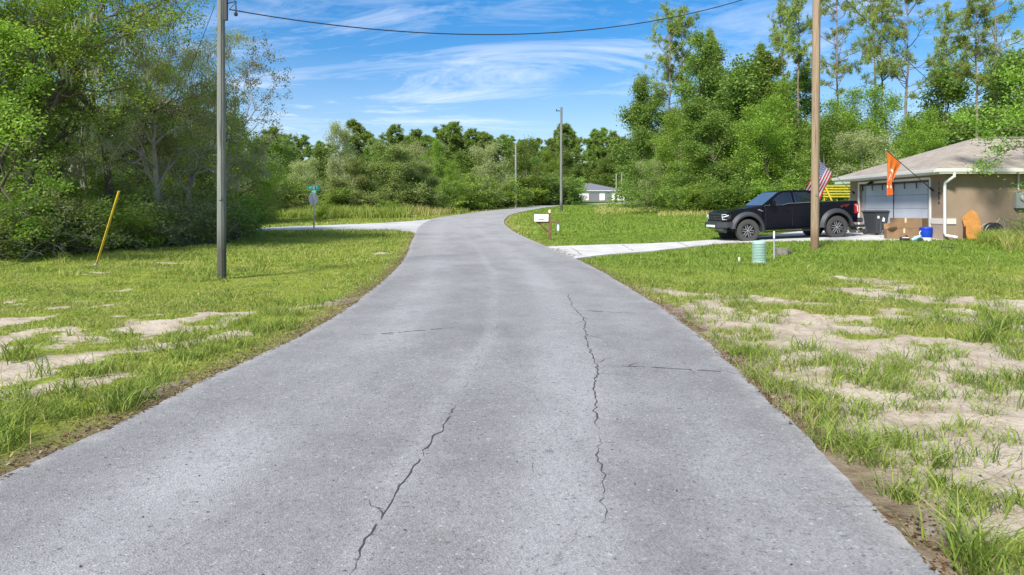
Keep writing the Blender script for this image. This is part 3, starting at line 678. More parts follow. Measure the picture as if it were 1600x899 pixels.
def pine_proto(key, H, seed, cs, leafk, npb=12, brL=2.0, per=16, ndl=.34, wd=.05, dens=1.):
    rs = np.random.RandomState(seed); out = []; cen = []; dr = []
    z = np.linspace(-.2, H, 22); bx = np.cumsum(rs.randn(22))*.035; by = np.cumsum(rs.randn(22))*.035
    P = np.stack([bx, by, z], 1); out.append((P, .17*(1-.86*np.linspace(0, 1, 22))*(H/20)**.5, 0))
    zz = H*cs
    while zz < H-.1:
        t = (zz-H*cs)/(H*(1-cs)); L = brL*(1.0-(.62 if cs > .2 else .85)*t**(3.5 if cs > .2 else 1.2))*(.35+.85*rs.rand())*(.45+.55*min(1, t*3+.2))
        a = rs.rand()*6.28; e = .12+.75*t+.25*rs.randn(); d = np.array([math.cos(a)*math.cos(e), math.sin(a)*math.cos(e), math.sin(e)])
        p = np.array([np.interp(zz, z, bx), np.interp(zz, z, by), zz]); q = p.copy(); pts = [p.copy()]; dd = d.copy()
        for i in range(6):
            dd = dd+rs.randn(3)*.12+np.array([0,0,.07]); dd /= np.linalg.norm(dd); q = q+dd*L/6; pts.append(q.copy())
            if i >= 2 and L > .5:
                for s in range(1 if rs.rand() < .35 else 2):
                    d2 = rot_about(dd, .8+.2*rs.randn(), rs.rand()*6.28); l2 = L*.30*(.5+rs.rand()); e2 = q+d2*l2+np.array([0,0,.08])
                    out.append((np.array([q, (q+e2)/2, e2]), np.array([.016,.012,.008]), 3)); cen.append(e2); dr.append(d2)
                    if rs.rand() < .6: cen.append((q+e2*2)/3); dr.append(d2)
            elif i >= 4: cen.append(q.copy()); dr.append(dd.copy())
        cen.append(q.copy()); dr.append(dd.copy()); out.append((np.array(pts), np.linspace(.045, .010, 7)*(.5+L/brL*.6), 2))
        zz += (H*(1-cs))/(npb*(3.2 if cs > .2 else 5.))*(.4+1.2*rs.rand())
    cen.append(P[-1]); dr.append(np.array([0,0,1.]))
    V, Fq = tubes(out); tr = np_mesh('trunk', V, Fq)
    V, Fq, T = bundle(rs, cen, dr, per, ndl, wd); PROTO[key] = ('pine_tree', tr, np_mesh('crown', V, Fq, T), None, bark_p, LF[leafk], H)
pine_proto('pine_a', 20, 401, .50, 'pinel', 11, 2.9, 15, .36, .055)
pine_proto('pine_b', 20, 402, .62, 'pinel', 12, 2.3, 16, .36, .06)
pine_proto('pine_c', 14, 403, .42, 'pine', 14, 2.7, 24, .42, .10)
pine_proto('pine_d', 14, 404, .30, 'pine', 15, 3.0, 26, .42, .10)
pine_proto('pine_e', 9, 405, .06, 'pine', 16, 1.9, 22, .36, .07)

TR = random.Random(5)
def plant(key, px, Y, H, label, cat='tree', group=None, sx=1., rz=None, name=None, x=None):
    kn, tr, cr_, ms, bark, lf, H0 = PROTO[key]; X = at(px, Y)[0] if x is None else x
    e = empty(name or kn, (X, Y, gz(X, Y)-.03), TR.random()*6.28 if rz is None else rz); s = H/H0; e.scale = (s*sx, s*sx, s)
    for nm, me, m in (('trunk', tr, bark), ('crown', cr_, lf), ('hanging_moss', ms, LF['moss'])):
        if me is None: continue
        if nm == 'trunk' and kn in ('shrub', 'dry_shrub'): nm = 'stems'
        if nm == 'crown' and kn in ('shrub', 'dry_shrub'): nm = 'foliage'
        if not me.materials: me.materials.append(m)
        o = bpy.data.objects.new(nm, me); col.objects.link(o); o.parent = e
    tag(e, label, cat, group); return e
def htop(row, Y, X=0): return CAM_H+(HZ-row)/F*Y-gz(X, Y)

# --- wood on the left -------------------------------------------------
g = 'oaks along the front of the left wood'
plant('oak_l', -20, 19.5, 7.0, 'light green oak cut by the left edge of the photo, front of the wood', group=g)
plant('oak_a', 45, 21.5, 9.0, 'tall bright green oak, frontmost big tree near the left edge of the wood', group=g)
plant('oak_b', 105, 23.5, 6.8, 'mid green oak just left of the yellow guy wire guard', group=g)
plant('oak_a', 170, 25.5, 9.2, 'tall bright oak standing straight behind the yellow guy wire guard', group=g, rz=2.0)
plant('oak_c', 238, 25.0, 6.9, 'greyish oak hung with moss midway between the guy wire guard and left utility pole', group=g, rz=.6)
plant('oak_c', 300, 27.0, 6.3, 'greyish mossy oak directly left of the near utility pole', group=g, rz=3.0)
plant('oak_s', 262, 28.5, 8.6, 'sparse dark oak with thin top branches rising above the grey mossy oaks', group=g, rz=1., sx=.75)
plant('oak_s', 345, 29.5, 7.0, 'sparse reddish oak whose branches reach out right of the near utility pole', group=g, sx=.72, rz=4.)
plant('oak_l', 356, 33.5, 4.8, 'small yellow green oak behind the near utility pole, right end of the wood', group=g)
plant('oak_b', 10, 24.5, 7.2, 'mid green oak behind the frontmost tree at the left edge', group=g, rz=4.4)
g2 = 'trees deeper in the left wood'
for i, (px, Y, H, k) in enumerate([(-60,25,7,'oak_b'),(60,28,5.6,'oak_b'),(130,31,6,'oak_c'),(215,31,5.6,'oak_b'),(290,33,5.4,'oak_b'),(-40,33,6.5,'bl_b'),(90,37,6.5,'bl_b'),(180,39,6,'bl_d'),(250,40,6.5,'bl_b'),(330,42,6,'bl_d'),(20,40,7,'bl_a'),(375,47,5.6,'bl_d'),(300,50,7,'bl_b'),(180,52,7,'bl_b'),(60,55,7.5,'bl_b')]):
    plant(k, px, Y, H, 'shaded tree deep inside the left wood', group=g2)
g3 = 'undergrowth along the left wood edge'
for i, (px, Y, H, k) in enumerate([(-10,19.6,1.6,'sh_a'),(25,20.0,1.9,'dry'),(60,20.8,2.0,'sh_a'),(95,21.7,1.7,'sh_c'),(125,22.3,1.6,'sh_a'),(150,22.6,1.6,'dry'),(178,23.5,1.8,'sh_b'),(205,24.0,1.4,'sh_c'),(232,24.4,2.0,'dry'),(255,25.0,1.5,'sh_a'),(275,25.3,1.9,'dry'),(298,25.9,1.7,'sh_c'),(318,26.4,1.9,'dry'),(335,27,1.6,'sh_c'),(358,28.2,1.5,'sh_a'),(372,29.5,1.7,'sh_b'),(15,23,2.2,'sh_a'),(85,25,2.2,'sh_a'),(160,26.5,2.0,'sh_c'),(225,27.5,2.0,'dry'),(290,29,2.0,'sh_c'),(340,31,2.2,'sh_a'),(40,27,2.6,'sh_a'),(130,29,2.4,'sh_b'),(200,30.5,2.4,'sh_a'),(262,31.5,2.4,'sh_b')]):
    lab = 'bare grey brush under the left wood' if k == 'dry' else 'bush under the oaks of the left wood'
    plant(k, px, Y, H, lab, 'bush', 'bare brush at the left wood edge' if k == 'dry' else g3, sx=1.25)

# --- tree line across the side road ----------------------------------
g = 'oaks and bushes of the far tree line'
for (k, px, Y, row, lab, sx) in [
    ('bl_d', 395, 58, 262, 'low olive oak of the far tree line, first right of the near utility pole', 1.1),
    ('bl_b', 440, 66, 232, 'mid green tree left of the street name sign in the far tree line', 1.1),
    ('bl_g', 480, 64, 262, 'greyish bushy tree directly behind the street name sign', 1.2),
    ('bl_g', 528, 74, 214, 'pale grey mossy tree rising right of the street name sign', .6),
    ('bl_d', 545, 61, 262, 'olive shrubby oak joined to the big rounded one on its right', 1.2),
    ('bl_d', 612, 63, 238, 'big rounded olive oak in the middle of the far tree line', 1.35),
    ('bl_d', 660, 66, 262, 'lower right shoulder of olive oak beside the big rounded one', 1.2),
    ('bl_g', 645, 76, 240, 'blue grey oak behind the right side of the rounded olive oaks', .9),
    ('bl_a', 692, 82, 240, 'bright green tree poking up between olive oaks and the far bend', .9),
    ('bl_a', 705, 72, 275, 'bright green bush tree at the verge left of the road bend', 1.3),
    ('bl_a', 740, 80, 282, 'second bright green bush tree at the verge, nearest the road bend', 1.2),
    ('bl_g', 765, 92, 240, 'greyish tree behind the bright bushes at the road bend', 1.0),
    ('bl_b', 788, 112, 255, 'mid green tree left of the farthest utility pole', 1.0),
    ('bl_b', 825, 104, 232, 'leafy tree right of the farthest utility pole', 1.0),
    ('bl_a', 845, 118, 250, 'yellow green tree between the two far utility poles', 1.0),
    ('bl_b', 880, 122, 246, 'leafy tree directly behind the middle utility pole', 1.0),
    ('bl_c', 878, 128, 262, 'dark tree just left of the white house', .9),
    ('bl_b', 893, 108, 300, 'low bush tree covering the left end of the white house', .8)]:
    X = at(px, Y)[0]; plant(k, px, Y, htop(row, Y, X), lab, group=g, sx=sx)
g = 'pines standing behind the far tree line'
for i, (px, Y, row) in enumerate([(425,112,205),(450,118,222),(470,104,222),(500,120,226),(520,125,232),(560,112,200),(574,118,212),(590,104,226),(610,112,206),(625,120,215),(640,110,222),(655,118,214),(668,110,218),(690,118,208),(702,112,202),(716,120,208),(730,112,212),(745,116,216),(758,112,214),(772,120,222),(790,112,220),(800,125,226),(820,130,228),(834,134,226),(862,140,222),(885,128,206),(880,136,208),(893,134,214)]):
    X = at(px, Y)[0]; plant('pine_c' if i % 3 else 'pine_d', px, Y, htop(row, Y, X), 'slender pine above the far tree line', group=g, sx=1.3)
g = 'dark trees filling the far tree line'
for i, (px, Y, row) in enumerate([(380,80,260),(410,88,250),(455,90,250),(500,88,250),(545,92,252),(590,88,256),(635,95,250),(680,98,250),(720,100,255),(760,106,262),(800,118,262),(840,125,262),(870,135,262),(868,145,265),(425,70,285),(350,75,262),(575,80,262),(520,80,270)]):
    X = at(px, Y)[0]; plant('bl_c', px, Y, htop(row, Y, X), 'dark filler tree inside the far tree line', group=g, sx=1.2)
g = 'tall trees behind the white house'
for i, (k, px, Y, row) in enumerate([('pine_d',930,235,208),('pine_d',945,240,206),('pine_d',958,232,212),('bl_c',935,225,262),('bl_c',960,225,258),('bl_c',985,222,262),('bl_c',915,228,270),('pine_c',922,245,232),('pine_d',972,238,220)]):
    X = at(px, Y)[0]; plant(k, px, Y, htop(row, Y, X), 'tall distant tree standing behind the white house', group=g, sx=1.2)

g = 'leafy scrub at the foot of the far tree line'
for i, px in enumerate(range(372, 890, 15)):
    if px in (807,): continue
    Y = float(np.interp(px, [370,480,610,690,760,820,910], [55,61,61,72,86,104,118]))+(i*7 % 5)*.8
    plant(('sh_a','sh_c','sh_b','sh_c')[i % 4], px, Y, Y/60*(1.9+(i*5 % 7)*.16), 'scrub bush at the far tree line foot', 'bush', g, sx=1.7)
# --- right-hand wood --------------------------------------------------
g = 'leafy trees of the wood behind the pickup'
for (k, px, Y, row, lab, sx) in [
    ('bl_b', 1004, 92, 200, 'mid green tree at the left end of the right wood, beside the white house', .9),
    ('bl_c', 1008, 80, 188, 'dark leafy tree under the leftmost pair of tall pines', .95),
    ('bl_g', 1020, 66, 262, 'low grey green bush tree in the shade left of the bright trees', 1.0),
    ('bl_p', 1036, 74, 130, 'tall leafy tree under the pair of pines left of the pickup', .8),
    ('bl_a', 1062, 62, 205, 'bright green tree at the front of the right wood, nearest the mailbox', 1.15),
    ('bl_p', 1100, 68, 78, 'tallest bright green tree, above and left of the pickup hood', .75),
    ('bl_p', 1130, 58, 160, 'bright green tree directly above the pickup windshield', 1.2),
    ('bl_c', 1150, 64, 150, 'dark green tree in the middle of the bright ones above the pickup', 1.1),
    ('bl_p', 1180, 66, 105, 'mid green tree above the pickup roof', .9),
    ('bl_p', 1140, 70, 84, 'tall pointed green tree right of the tallest bright green tree', .9),
    ('bl_p', 1215, 70, 118, 'slim green tree behind the pointed young pine', .9),
    ('bl_a', 1205, 56, 190, 'bright tree just left of the brown utility pole', 1.2),
    ('bl_a', 1245, 60, 165, 'light green tree directly behind the brown utility pole', 1.0),
    ('bl_b', 1290, 54, 200, 'light tree above the striped flag, right of the brown utility pole', 1.1),
    ('bl_a', 1335, 58, 180, 'light green tree above the left eave of the tan house', 1.1),
    ('bl_g', 1350, 50, 225, 'grey green tree behind the orange flag', 1.1),
    ('bl_a', 1395, 56, 172, 'light green tree above the garage roof, left of the roof peak', 1.1),
    ('bl_c', 1455, 62, 152, 'darker round tree above the middle of the house roof', 1.0),
    ('bl_a', 1440, 52, 205, 'low light tree just over the left slope of the roof', 1.0),
    ('bl_c', 1540, 56, 155, 'dark tree behind the right end of the house roof', 1.1),
    ('bl_b', 1600, 50, 120, 'leafy tree at the right edge behind the house', 1.1)]:
    X = at(px, Y)[0]; plant(k, px, Y, htop(row, Y, X), lab, group=g, sx=sx)
g = 'tall thin pines above the right wood'
for (k, px, Y, row, lab, sx) in [
    ('pine_a', 1046, 74, 26, 'leftmost tall dark pine of the right wood', .95),
    ('pine_b', 1068, 76, 28, 'second tall dark pine, close beside the leftmost one', .95),
    ('pine_e', 1112, 72, 55, 'bushy pine tip above the tallest bright green tree', .6),
    ('pine_e', 1188, 68, 78, 'pointed young pine left of the brown utility pole', .7),
    ('pine_b', 1250, 64, -30, 'tall thin pine just left of the brown utility pole', .9),
    ('pine_a', 1310, 62, -35, 'tall thin pine, first right of the brown utility pole', .85),
    ('pine_b', 1365, 66, -45, 'tall pine with a pale trunk, first of the close pair over the garage', .8),
    ('pine_a', 1377, 62, -30, 'thicker pine of the close pair over the garage', .75),
    ('pine_a', 1416, 60, -28, 'tall pine with wide drooping side branches above the house roof', 1.0),
    ('pine_b', 1480, 70, 20, 'thin far pine between the wide one and the right edge trees', .7),
    ('pine_a', 1558, 52, -60, 'tall sparse pine over the right end of the house', .9),
    ('pine_b', 1225, 70, 10, 'thin pine rising behind the pointed young pine', .7)]:
    X = at(px, Y)[0]; plant(k, px, Y, htop(row, Y, X), lab, group=g, sx=sx)
plant('pine_b', 1528, 46, htop(10, 46, 30), 'sparse thin pine left of the tall one over the right end of the house', sx=1.1)
g = 'dark background trees of the right wood'
for i, (px, Y, row) in enumerate([(1032,100,225),(1060,90,190),(1110,85,190),(1160,85,190),(1210,80,200),(1260,76,215),(1310,74,215),(1360,72,215),(1410,72,215),(1470,72,200),(1520,70,200),(1580,68,180),(1640,60,120),(1230,90,225)]):
    X = at(px, Y)[0]; plant('bl_b' if i % 2 else 'bl_c', px, Y, htop(row, Y, X), 'background tree deep in the right wood', group=g, sx=1.2)
g = 'bushes at the foot of the right wood'
for i, (k, px, Y, H) in enumerate([('sh_a',1012,74,2.2),('sh_c',1022,66,2.4),('sh_a',1045,60,2.6),('sh_b',1065,57,2.2),('sh_a',1085,56,2.5),('sh_b',1105,55,2.4),('sh_a',1130,54,2.6),('sh_a',1155,54,2.6),('sh_b',1190,53,2.6),('sh_a',1225,52,2.8),('sh_b',1265,50,2.8),('sh_a',1300,48,2.8)]):
    plant(k, px, Y, H, 'bush at the foot of the right wood', 'bush', g, sx=1.5)
plant('oak_l', 1770, 20.3, 7.6, 'leafy tree leaning into the photo at the right edge, in front of the house', rz=2.2, sx=.95)
plant('sh_b', 1650, 21.5, 1.3, 'yellow green bush at the right edge below the grey meter box', 'bush', sx=1.3)
plant('sh_c', 1600, 20.6, .8, 'low straggly bush in front of the black bag by the house wall', 'bush', sx=1.1)
plant('sh_b', 606, 56, 1.35, 'small round green bush alone on the verge across the side road', 'bush', sx=1.3)
plant('sh_b', 500, 47, 1.5, 'bright green bush right beside the street sign post', 'bush', sx=.9)
plant('sh_a', 395, 46, 1.5, 'bush in the tall weeds just right of the near utility pole', 'bush', sx=1.2)
# tall weeds between side road and tree line
T_ = Blades()
def weeds(n, px0, px1, Y0, Y1, h, wd, t0, t1, lean=.5):
    px = px0+(px1-px0)*rs.rand(n); Y = Y0+(Y1-Y0)*rs.rand(n); x = (px-800)/F*Y; k = sdf(x, Y) > 1.2; x, Y = x[k], Y[k]
    hh = h*(.35+1.0*fbm(x, Y, .5, 21))*(.6+.6*rs.rand(len(x)))
    T_.add(blades(rs, x, Y, hh, wd*(.6+.8*rs.rand(len(x))), lean*(.3+rs.rand(len(x)))), np.clip(t0+(t1-t0)*rs.rand(len(x))+.2*(fbm(x, Y, .6, 22)-.5), 0, 1))
weeds(11000, 340, 640, 53, 62, 1.05, .05, .25, .75)
weeds(3500, 340, 430, 45, 54, .9, .04, .25, .6)
weeds(2500, 600, 705, 59, 66, 1.0, .05, .8, 1.0)
weeds(3000, 640, 760, 62, 72, .5, .05, .5, .9)
weeds(2600, 1568, 1680, 19.4, 23.0, .70, .014, .45, 1.0, .9)
weeds(1200, 1530, 1570, 21.5, 23.6, .6, .014, .35, .7, .7)
weeds(1600, 1030, 1130, 52, 58, .5, .05, .75, 1., .8)
weeds(2600, 930, 1060, 60, 85, .45, .06, .6, 1., .8)
tag(T_.obj('tall_weeds', GM), kind='stuff')

# look-alikes of one group are told apart by their order across the photo
_cnt = {}
for o in list(scene.objects):
    if o.parent is None and 'label' in o.keys() and 'category' in o.keys(): _cnt.setdefault(o['label'], []).append(o)
_ORD = ['first','second','third','fourth','fifth','sixth','seventh','eighth','ninth','tenth','eleventh','twelfth','thirteenth','fourteenth','fifteenth','sixteenth','seventeenth','eighteenth','nineteenth']
def ordn(k):
    if k < 19: return _ORD[k]
    tens = {1:'twenti',2:'thirti',3:'forti'}
    t, r = divmod(k+1, 10); T0 = {2:'twenty',3:'thirty',4:'forty'}[t]
    return {2:'twentieth',3:'thirtieth',4:'fortieth'}[t] if r == 0 else T0+'-'+_ORD[r-1]
for lab, os_ in _cnt.items():
    if len(os_) > 1:
        os_.sort(key=lambda o: o.location.x/o.location.y)
        for k, o in enumerate(os_): o['label'] = lab+', '+ordn(k)+' from the left'

# ================================================================ built things
white = mat('white_paint', (.78,.78,.76), .5, var=.05, vscale=3)
trimw = mat('trim_white', (.74,.73,.70), .55)
black = mat('black_metal', (.018,.018,.02), .45)
blackp = mat('black_plastic', (.03,.03,.033), .55, spec=.4)
steel = mat('galvanised_steel', (.42,.43,.44), .45, metal=.6)
rub = mat('tyre_rubber', (.06,.058,.056), .85, var=.25, vscale=20)
wire_m = mat('wire_black', (.02,.02,.022), .7)
def woodpole_mat(name, lo, hi, dark=None):
    m = bpy.data.materials.new(name); m.use_nodes = True; nt = m.node_tree; b = nt.nodes['Principled BSDF']
    oc = N(nt, 'ShaderNodeTexCoord').outputs['Object']
    c = ramp(nt, noise(nt, oc, 1., 8, .7, 0, (14, 14, .8)), [(.3, lo), (.7, hi)])
    ck = ramp(nt, noise(nt, oc, 1., 3, .5, 0, (40, 40, .9), (3,2,1)), [(.60, 0), (.68, .8)])
    c = mixc(nt, ck, c, tuple(v*.35 for v in lo))
    if dark:
        s = N(nt, 'ShaderNodeSeparateXYZ'); L_(nt, oc, s.inputs[0])
        f = ramp(nt, M(nt, 'ADD', M(nt, 'DIVIDE', s.outputs[2], dark[1]), M(nt, 'MULTIPLY', noise(nt, oc, 3., 4, .6), .2)), [(.5, 1), (.95, 0)]); c = mixc(nt, M(nt, 'MULTIPLY', f, .75), c, dark[0])
    L_(nt, c, b.inputs['Base Color']); b.inputs['Roughness'].default_value = .9; b.inputs['Specular IOR Level'].default_value = .2
    bn = N(nt, 'ShaderNodeBump'); bn.inputs['Strength'].default_value = .6; bn.inputs['Distance'].default_value = .01
    L_(nt, noise(nt, oc, 1., 6, .7, 0, (30, 30, 1.2)), bn.inputs['Height']); L_(nt, bn.outputs[0], b.inputs['Normal']); return m
wp_grey = woodpole_mat('weathered_grey_pole', (.13,.14,.125), (.27,.28,.25), ((.05,.045,.03), 1.6))
wp_brown = woodpole_mat('weathered_brown_pole', (.22,.155,.095), (.40,.30,.20), ((.16,.10,.055), .9))

# ---------------------------------------------------------------- utility poles
def pole(px, Y, H, r0, r1, m, label, lean=(0,0), cap=None):
    X = at(px, Y)[0]; e = empty('utility_pole', (X, Y, gz(X, Y)-.02)); n = 12
    pts = [(lean[0]*t/n, lean[1]*t/n, H*t/n) for t in range(n+1)]
    mb = MB(); mb.tube(pts, [r0+(r1-r0)*t/n for t in range(n+1)], 20); mb.build('shaft', m, e, smooth=True)
    if cap == 'bracket':
        b = MB(); b.box(-.55, .0, -.03, .03, H-.42, H-.34); b.tube([(-.5,0,H-.34),(-.5,0,H-.2)], .05, 8); b.build('insulator_bracket', black, e)
    if cap == 'hook':
        b = MB(); b.tube([(r0*.6,0,5.9),(.30,0,5.95),(.30,0,5.72)], .018, 6); b.tube([(.18,0,6.1),(.34,-.1,5.9),(.2,-.1,5.75)], .008, 5)
        b.box(.04,.12,-.04,.04,5.55,6.0); b.build('wire_hook', black, e)
        b = MB(); b.lathe([(.02,0),(.04,.02),(.04,.06),(.02,.08)], 12, c=(.30,0,5.64)); b.build('insulator', blackp, e)
    if r0 > .09 and Y < 30:
        b = MB(); ta = -1.2; q = lambda t: r0+(r1-r0)*t/n+.003
        b.tube([(q(t)*math.cos(ta)+lean[0]*t/n, q(t)*math.sin(ta)+lean[1]*t/n, H*t/n) for t in range(n+1)], .006, 5); b.build('ground_wire', mat('ground_wire', (.10,.09,.08), .7), e)
        b = MB(); b.box(-.03,.03,-r0-.012,-r0-.002,1.72,1.80); b.build('metal_tag', mat('dull_tag', (.2,.2,.2), .5), e)
    tag(e, label, 'utility pole', 'roadside utility poles'); return e
Yl = 14.55; pl = pole(346.5, Yl, 10.8, .096, .062, wp_grey, 'weathered grey wooden utility pole nearest the camera, on the left lawn', (-.03,0), 'hook')
Yr = 22.0; pr = pole(1273, Yr, 10.8, .128, .118, wp_brown, 'tan brown wooden utility pole standing in front of the black pickup', (.08,0))
pm = pole(877, 71, 10.9, .15, .12, wp_grey, 'dark thin utility pole in the middle distance beside the road bend', (0,0), 'bracket')
pf = pole(806, 92, 8.5, .15, .12, mat('dull_pole', (.27,.26,.235), .9), 'farthest utility pole, in front of the trees left of the middle one')
for px, Y, H, lab in ((971.5,175,7.4,'right one of the two short pale poles in front of the white house'),(963,186,7.2,'left one of the two short pale poles in front of the white house')):
    X = at(px, Y)[0]; b = MB(); b.tube([(0,0,-.05),(0,0,H)], [.22,.17], 10); o = b.build('utility_pole', mat('dull_pole', (.27,.26,.235), .9), None, smooth=True)
    o.location = (X, Y, gz(X, Y)); tag(o, lab, 'utility pole', 'short pale poles by the white house')
def wire(name, a, b, sag, r, label, cat='wire', n=40):
    a, b = Vector(a), Vector(b); pts = []
    for i in range(n+1):
        t = i/n; p = a.lerp(b, t); p.z -= sag*4*t*(1-t); pts.append(p)
    m = MB(); m.tube(pts, r, 6); return tag(m.build(name, wire_m, None, smooth=True), label, cat)
def P3(px, py, Y): return ((px-800)/F*Y, Y, CAM_H+(HZ-py)/F*Y)
XL, XR = pl.location.x, pr.location.x
wire('power_line', P3(358, 15, Yl), (XR-.1, Yr, 9.1), 1.12, .013, 'black cable sagging across the sky between the near left pole and the brown pole')
wire('service_drop', (XR+.1, Yr+.02, 9.3), P3(1590, 236, 24.6), .35, .010, 'thin cable dropping from the brown pole to the roof of the tan house')
wire('guy_wire', (XL-.1, Yl, 8.8), (-10.15, 16.65, gz(-10.1,16.6)+.1), 0, .005, 'thin steel guy wire running from the near pole down into the yellow guard')
wire('thin_wire', P3(336, 8, Yl), P3(180, 395, 60), .3, .006, 'faint thin wire leaving the near left pole towards the wood')
# yellow guy guard and its anchor
gb = Vector((-10.2, 16.7, gz(-10.2, 16.7))); e = empty('guy_wire_guard', gb); dv = (Vector((XL-.1, Yl, 8.8))-gb).normalized()
b = MB(); b.tube([dv*.22, dv*2.15], .025, 12); b.build('yellow_tube', mat('guard_yellow', (.62,.42,.03), .5, var=.15, vscale=6), e, smooth=True)
b = MB(); b.tube([dv*-.15, dv*.5], .014, 8); b.lathe([(.02,0),(.05,.01),(.05,.04),(.02,.06)], 10, c=tuple(dv*.12)); b.build('anchor_rod', steel, e)
tag(e, 'leaning yellow plastic tube over the guy wire at the edge of the left wood', 'guy wire guard')

# ---------------------------------------------------------------- street sign
Y = 38.; X = at(490.5, Y)[0]; e = empty('street_sign', (X, Y, gz(X, Y)))
b = MB(); b.box(-.035,.035,-.02,.02,-.1,2.38); b.build('post', mat('sign_post', (.22,.23,.22), .6), e)
green = mat('sign_green', (.01,.30,.22), .4)
oct_ = [(.38*math.cos(R(22.5+45*k)), 1.66+.38*math.sin(R(22.5+45*k))) for k in range(8)]
M1 = Matrix.Rotation(R(62), 4, 'Z')
b = MB(); b.prism(oct_, .028, .034); so = b.build('stop_sign', mat('sign_back', (.52,.52,.53), .45, metal=.2), e, M4=M1)
for z, a, wd, hh in ((2.28, 42, .34, .125), (2.05, -48, .27, .10)):
    Mz = Matrix.Rotation(R(a), 4, 'Z'); b = MB(); b.box(-wd, wd, -.006, .006, z-hh, z+hh); nb = b.build('name_blade', green, e, M4=Mz)
    rr = random.Random(int(z*10)); b = MB(); x = -wd+.07
    while x < wd-.10:      # illegible white lettering
        ww = rr.choice((.05,.07,.09)); b.box(x, x+.018, -.0085, -.0062, z-hh*.5, z+hh*.5); b.box(x, x+ww*.7, -.0085, -.0063, z+hh*.3, z+hh*.52)
        if rr.random() < .6: b.box(x+ww*.6, x+ww*.6+.016, -.0085, -.0064, z-hh*.5, z+hh*.2)
        x += ww+.035
    b.build('lettering', white, nb, M4=Mz)
tag(e, 'green street name blades above a stop sign seen from behind, on a thin post', 'street sign')

# ---------------------------------------------------------------- mailbox
Yb = 28.; X = at(859, Yb)[0]; e = empty('mailbox', (X, Yb, gz(X, Yb)))
wood = mat('mailbox_timber', (.17,.09,.045), .8, var=.3, vscale=6)
b = MB(); b.box(-.05,.05,-.05,.05,-.1,1.14); b.build('post', wood, e, bevel=.006)
b = MB(); b.lathe([(.03,1.14),(.06,1.15),(.05,1.18),(.062,1.22),(.045,1.262),(.01,1.28)], 14); b.build('post_cap', mat('brass_cap', (.75,.68,.42), .4, metal=.2), e, smooth=True)
b = MB(); b.box(-.56,.40,-.035,.035,.74,.795); b.build('arm', wood, e)
b = MB(); b.tube([(-.46,0,.745),(-.04,0,.36)], .036, 4); b.build('brace', wood, e)
b = MB(); pr_ = [(-.085,0),(.085,0),(.085,.13)]+[(.085*math.cos(R(t)), .13+.085*math.sin(R(t))) for t in range(15,180,15)]+[(-.085,.13)]
b.prism([(y*1.25, z*1.35+.80) for y, z in pr_], -.62, -.06, axis='x'); mbx = b.build('letter_box', white, e, smooth=False)
b = MB(); b.prism([(y*1.3, z*1.38+.797) for y, z in pr_], -.635, -.62, axis='x'); b.build('lid', trimw, mbx)
text_mesh('number', '11854', .085, Matrix.Translation((-.43,-.112,.885)) @ Matrix.Rotation(R(90), 4, 'X'), black, mbx)
b = MB(); b.lathe([(.028,0),(.028,.004)], 14, axis='y', c=(-.29,-.1115,.885)); b.build('round_mark', black, mbx)
b = MB(); b.tube([(.34,0,.74),(.34,0,.70)], .006, 5); el = [(.34+.075*math.cos(R(t)), .545+.17*math.sin(R(t))) for t in range(0,360,18)]
b.prism(el, -.01, .01); hp = b.build('hanging_plaque', mat('plaque_teal', (.03,.16,.18), .5), e)
b = MB(); b.prism([(.34+.045*math.cos(R(t)), .545+.14*math.sin(R(t))) for t in range(0,360,18)], -.0135, -.0105); b.build('plaque_face', white, hp)
tag(e, 'white mailbox on a brown timber post with brace and small hanging plaque', 'mailbox')

# ---------------------------------------------------------------- utility pedestal, marker, meter lid
px, Yp = 1186, 18.0; X = at(px, Yp)[0]; e = empty('utility_pedestal', (X, Yp, gz(X, Yp)))
teal = mat('pedestal_green', (.36,.52,.44), .55, var=.08, vscale=5)
prof = [(.19,-.05),(.19,.04),(.178,.05)]
z = .08
for k in range(11): prof += [(.178,z),(.178,z+.018),(.155,z+.022),(.155,z+.036)]; z += .041
prof += [(.176,z),(.174,z+.05),(.155,z+.075),(.10,z+.085)]
b = MB(); b.lathe(prof, 28); b.build('ribbed_housing', teal, e, smooth=False)
b = MB(); b.lathe([(.195,-.05),(.205,.0),(.205,.035),(.192,.045)], 28); b.build('base_ring', teal, e)
tag(e, 'pale green ribbed plastic utility pedestal standing in the right lawn', 'utility pedestal')
X, Y = at(1209.5, 19.4); e = empty('marker_post', (X, Y, gz(X, Y)))
b = MB(); b.lathe([(.022,-.1),(.022,.66),(.012,.67)], 10); b.build('stake', mat('marker_grey', (.36,.37,.38), .5), e); b = MB(); b.lathe([(.025,.58),(.025,.76),(.012,.775)], 10); b.build('white_cap', white, e)
tag(e, 'thin grey marker post with white top between pedestal and brown pole', 'marker post')
X, Y = at(1222, 20.2); e = empty('valve_box', (X, Y, gz(X, Y)))
b = MB(); b.box(-.20,.12,-.14,.14,-.05,.22); b.build('housing', mat('dull_taupe', (.20,.18,.15), .8, var=.3, vscale=12), e, bevel=.02)
b = MB(); b.lathe([(.02,-.09),(.09,-.085),(.09,.085),(.02,.09)], 14, axis='x', c=(.16,0,.12)); b.build('valve', mat('dull_dark_metal', (.08,.08,.075), .6), e)
tag(e, 'small dull grey box with round dark valve in the grass beside the marker post', 'valve box')
X, Y = at(1155, 18.6); b = MB(); b.lathe([(.03,-.03),(.035,.06),(.02,.12),(.012,.14)], 10); o = b.build('cleanout_cap', white, None, smooth=True); o.location = (X, Y, gz(X, Y)); tag(o, 'tiny white plastic cap poking out of the lawn left of the pedestal', 'pipe cap')
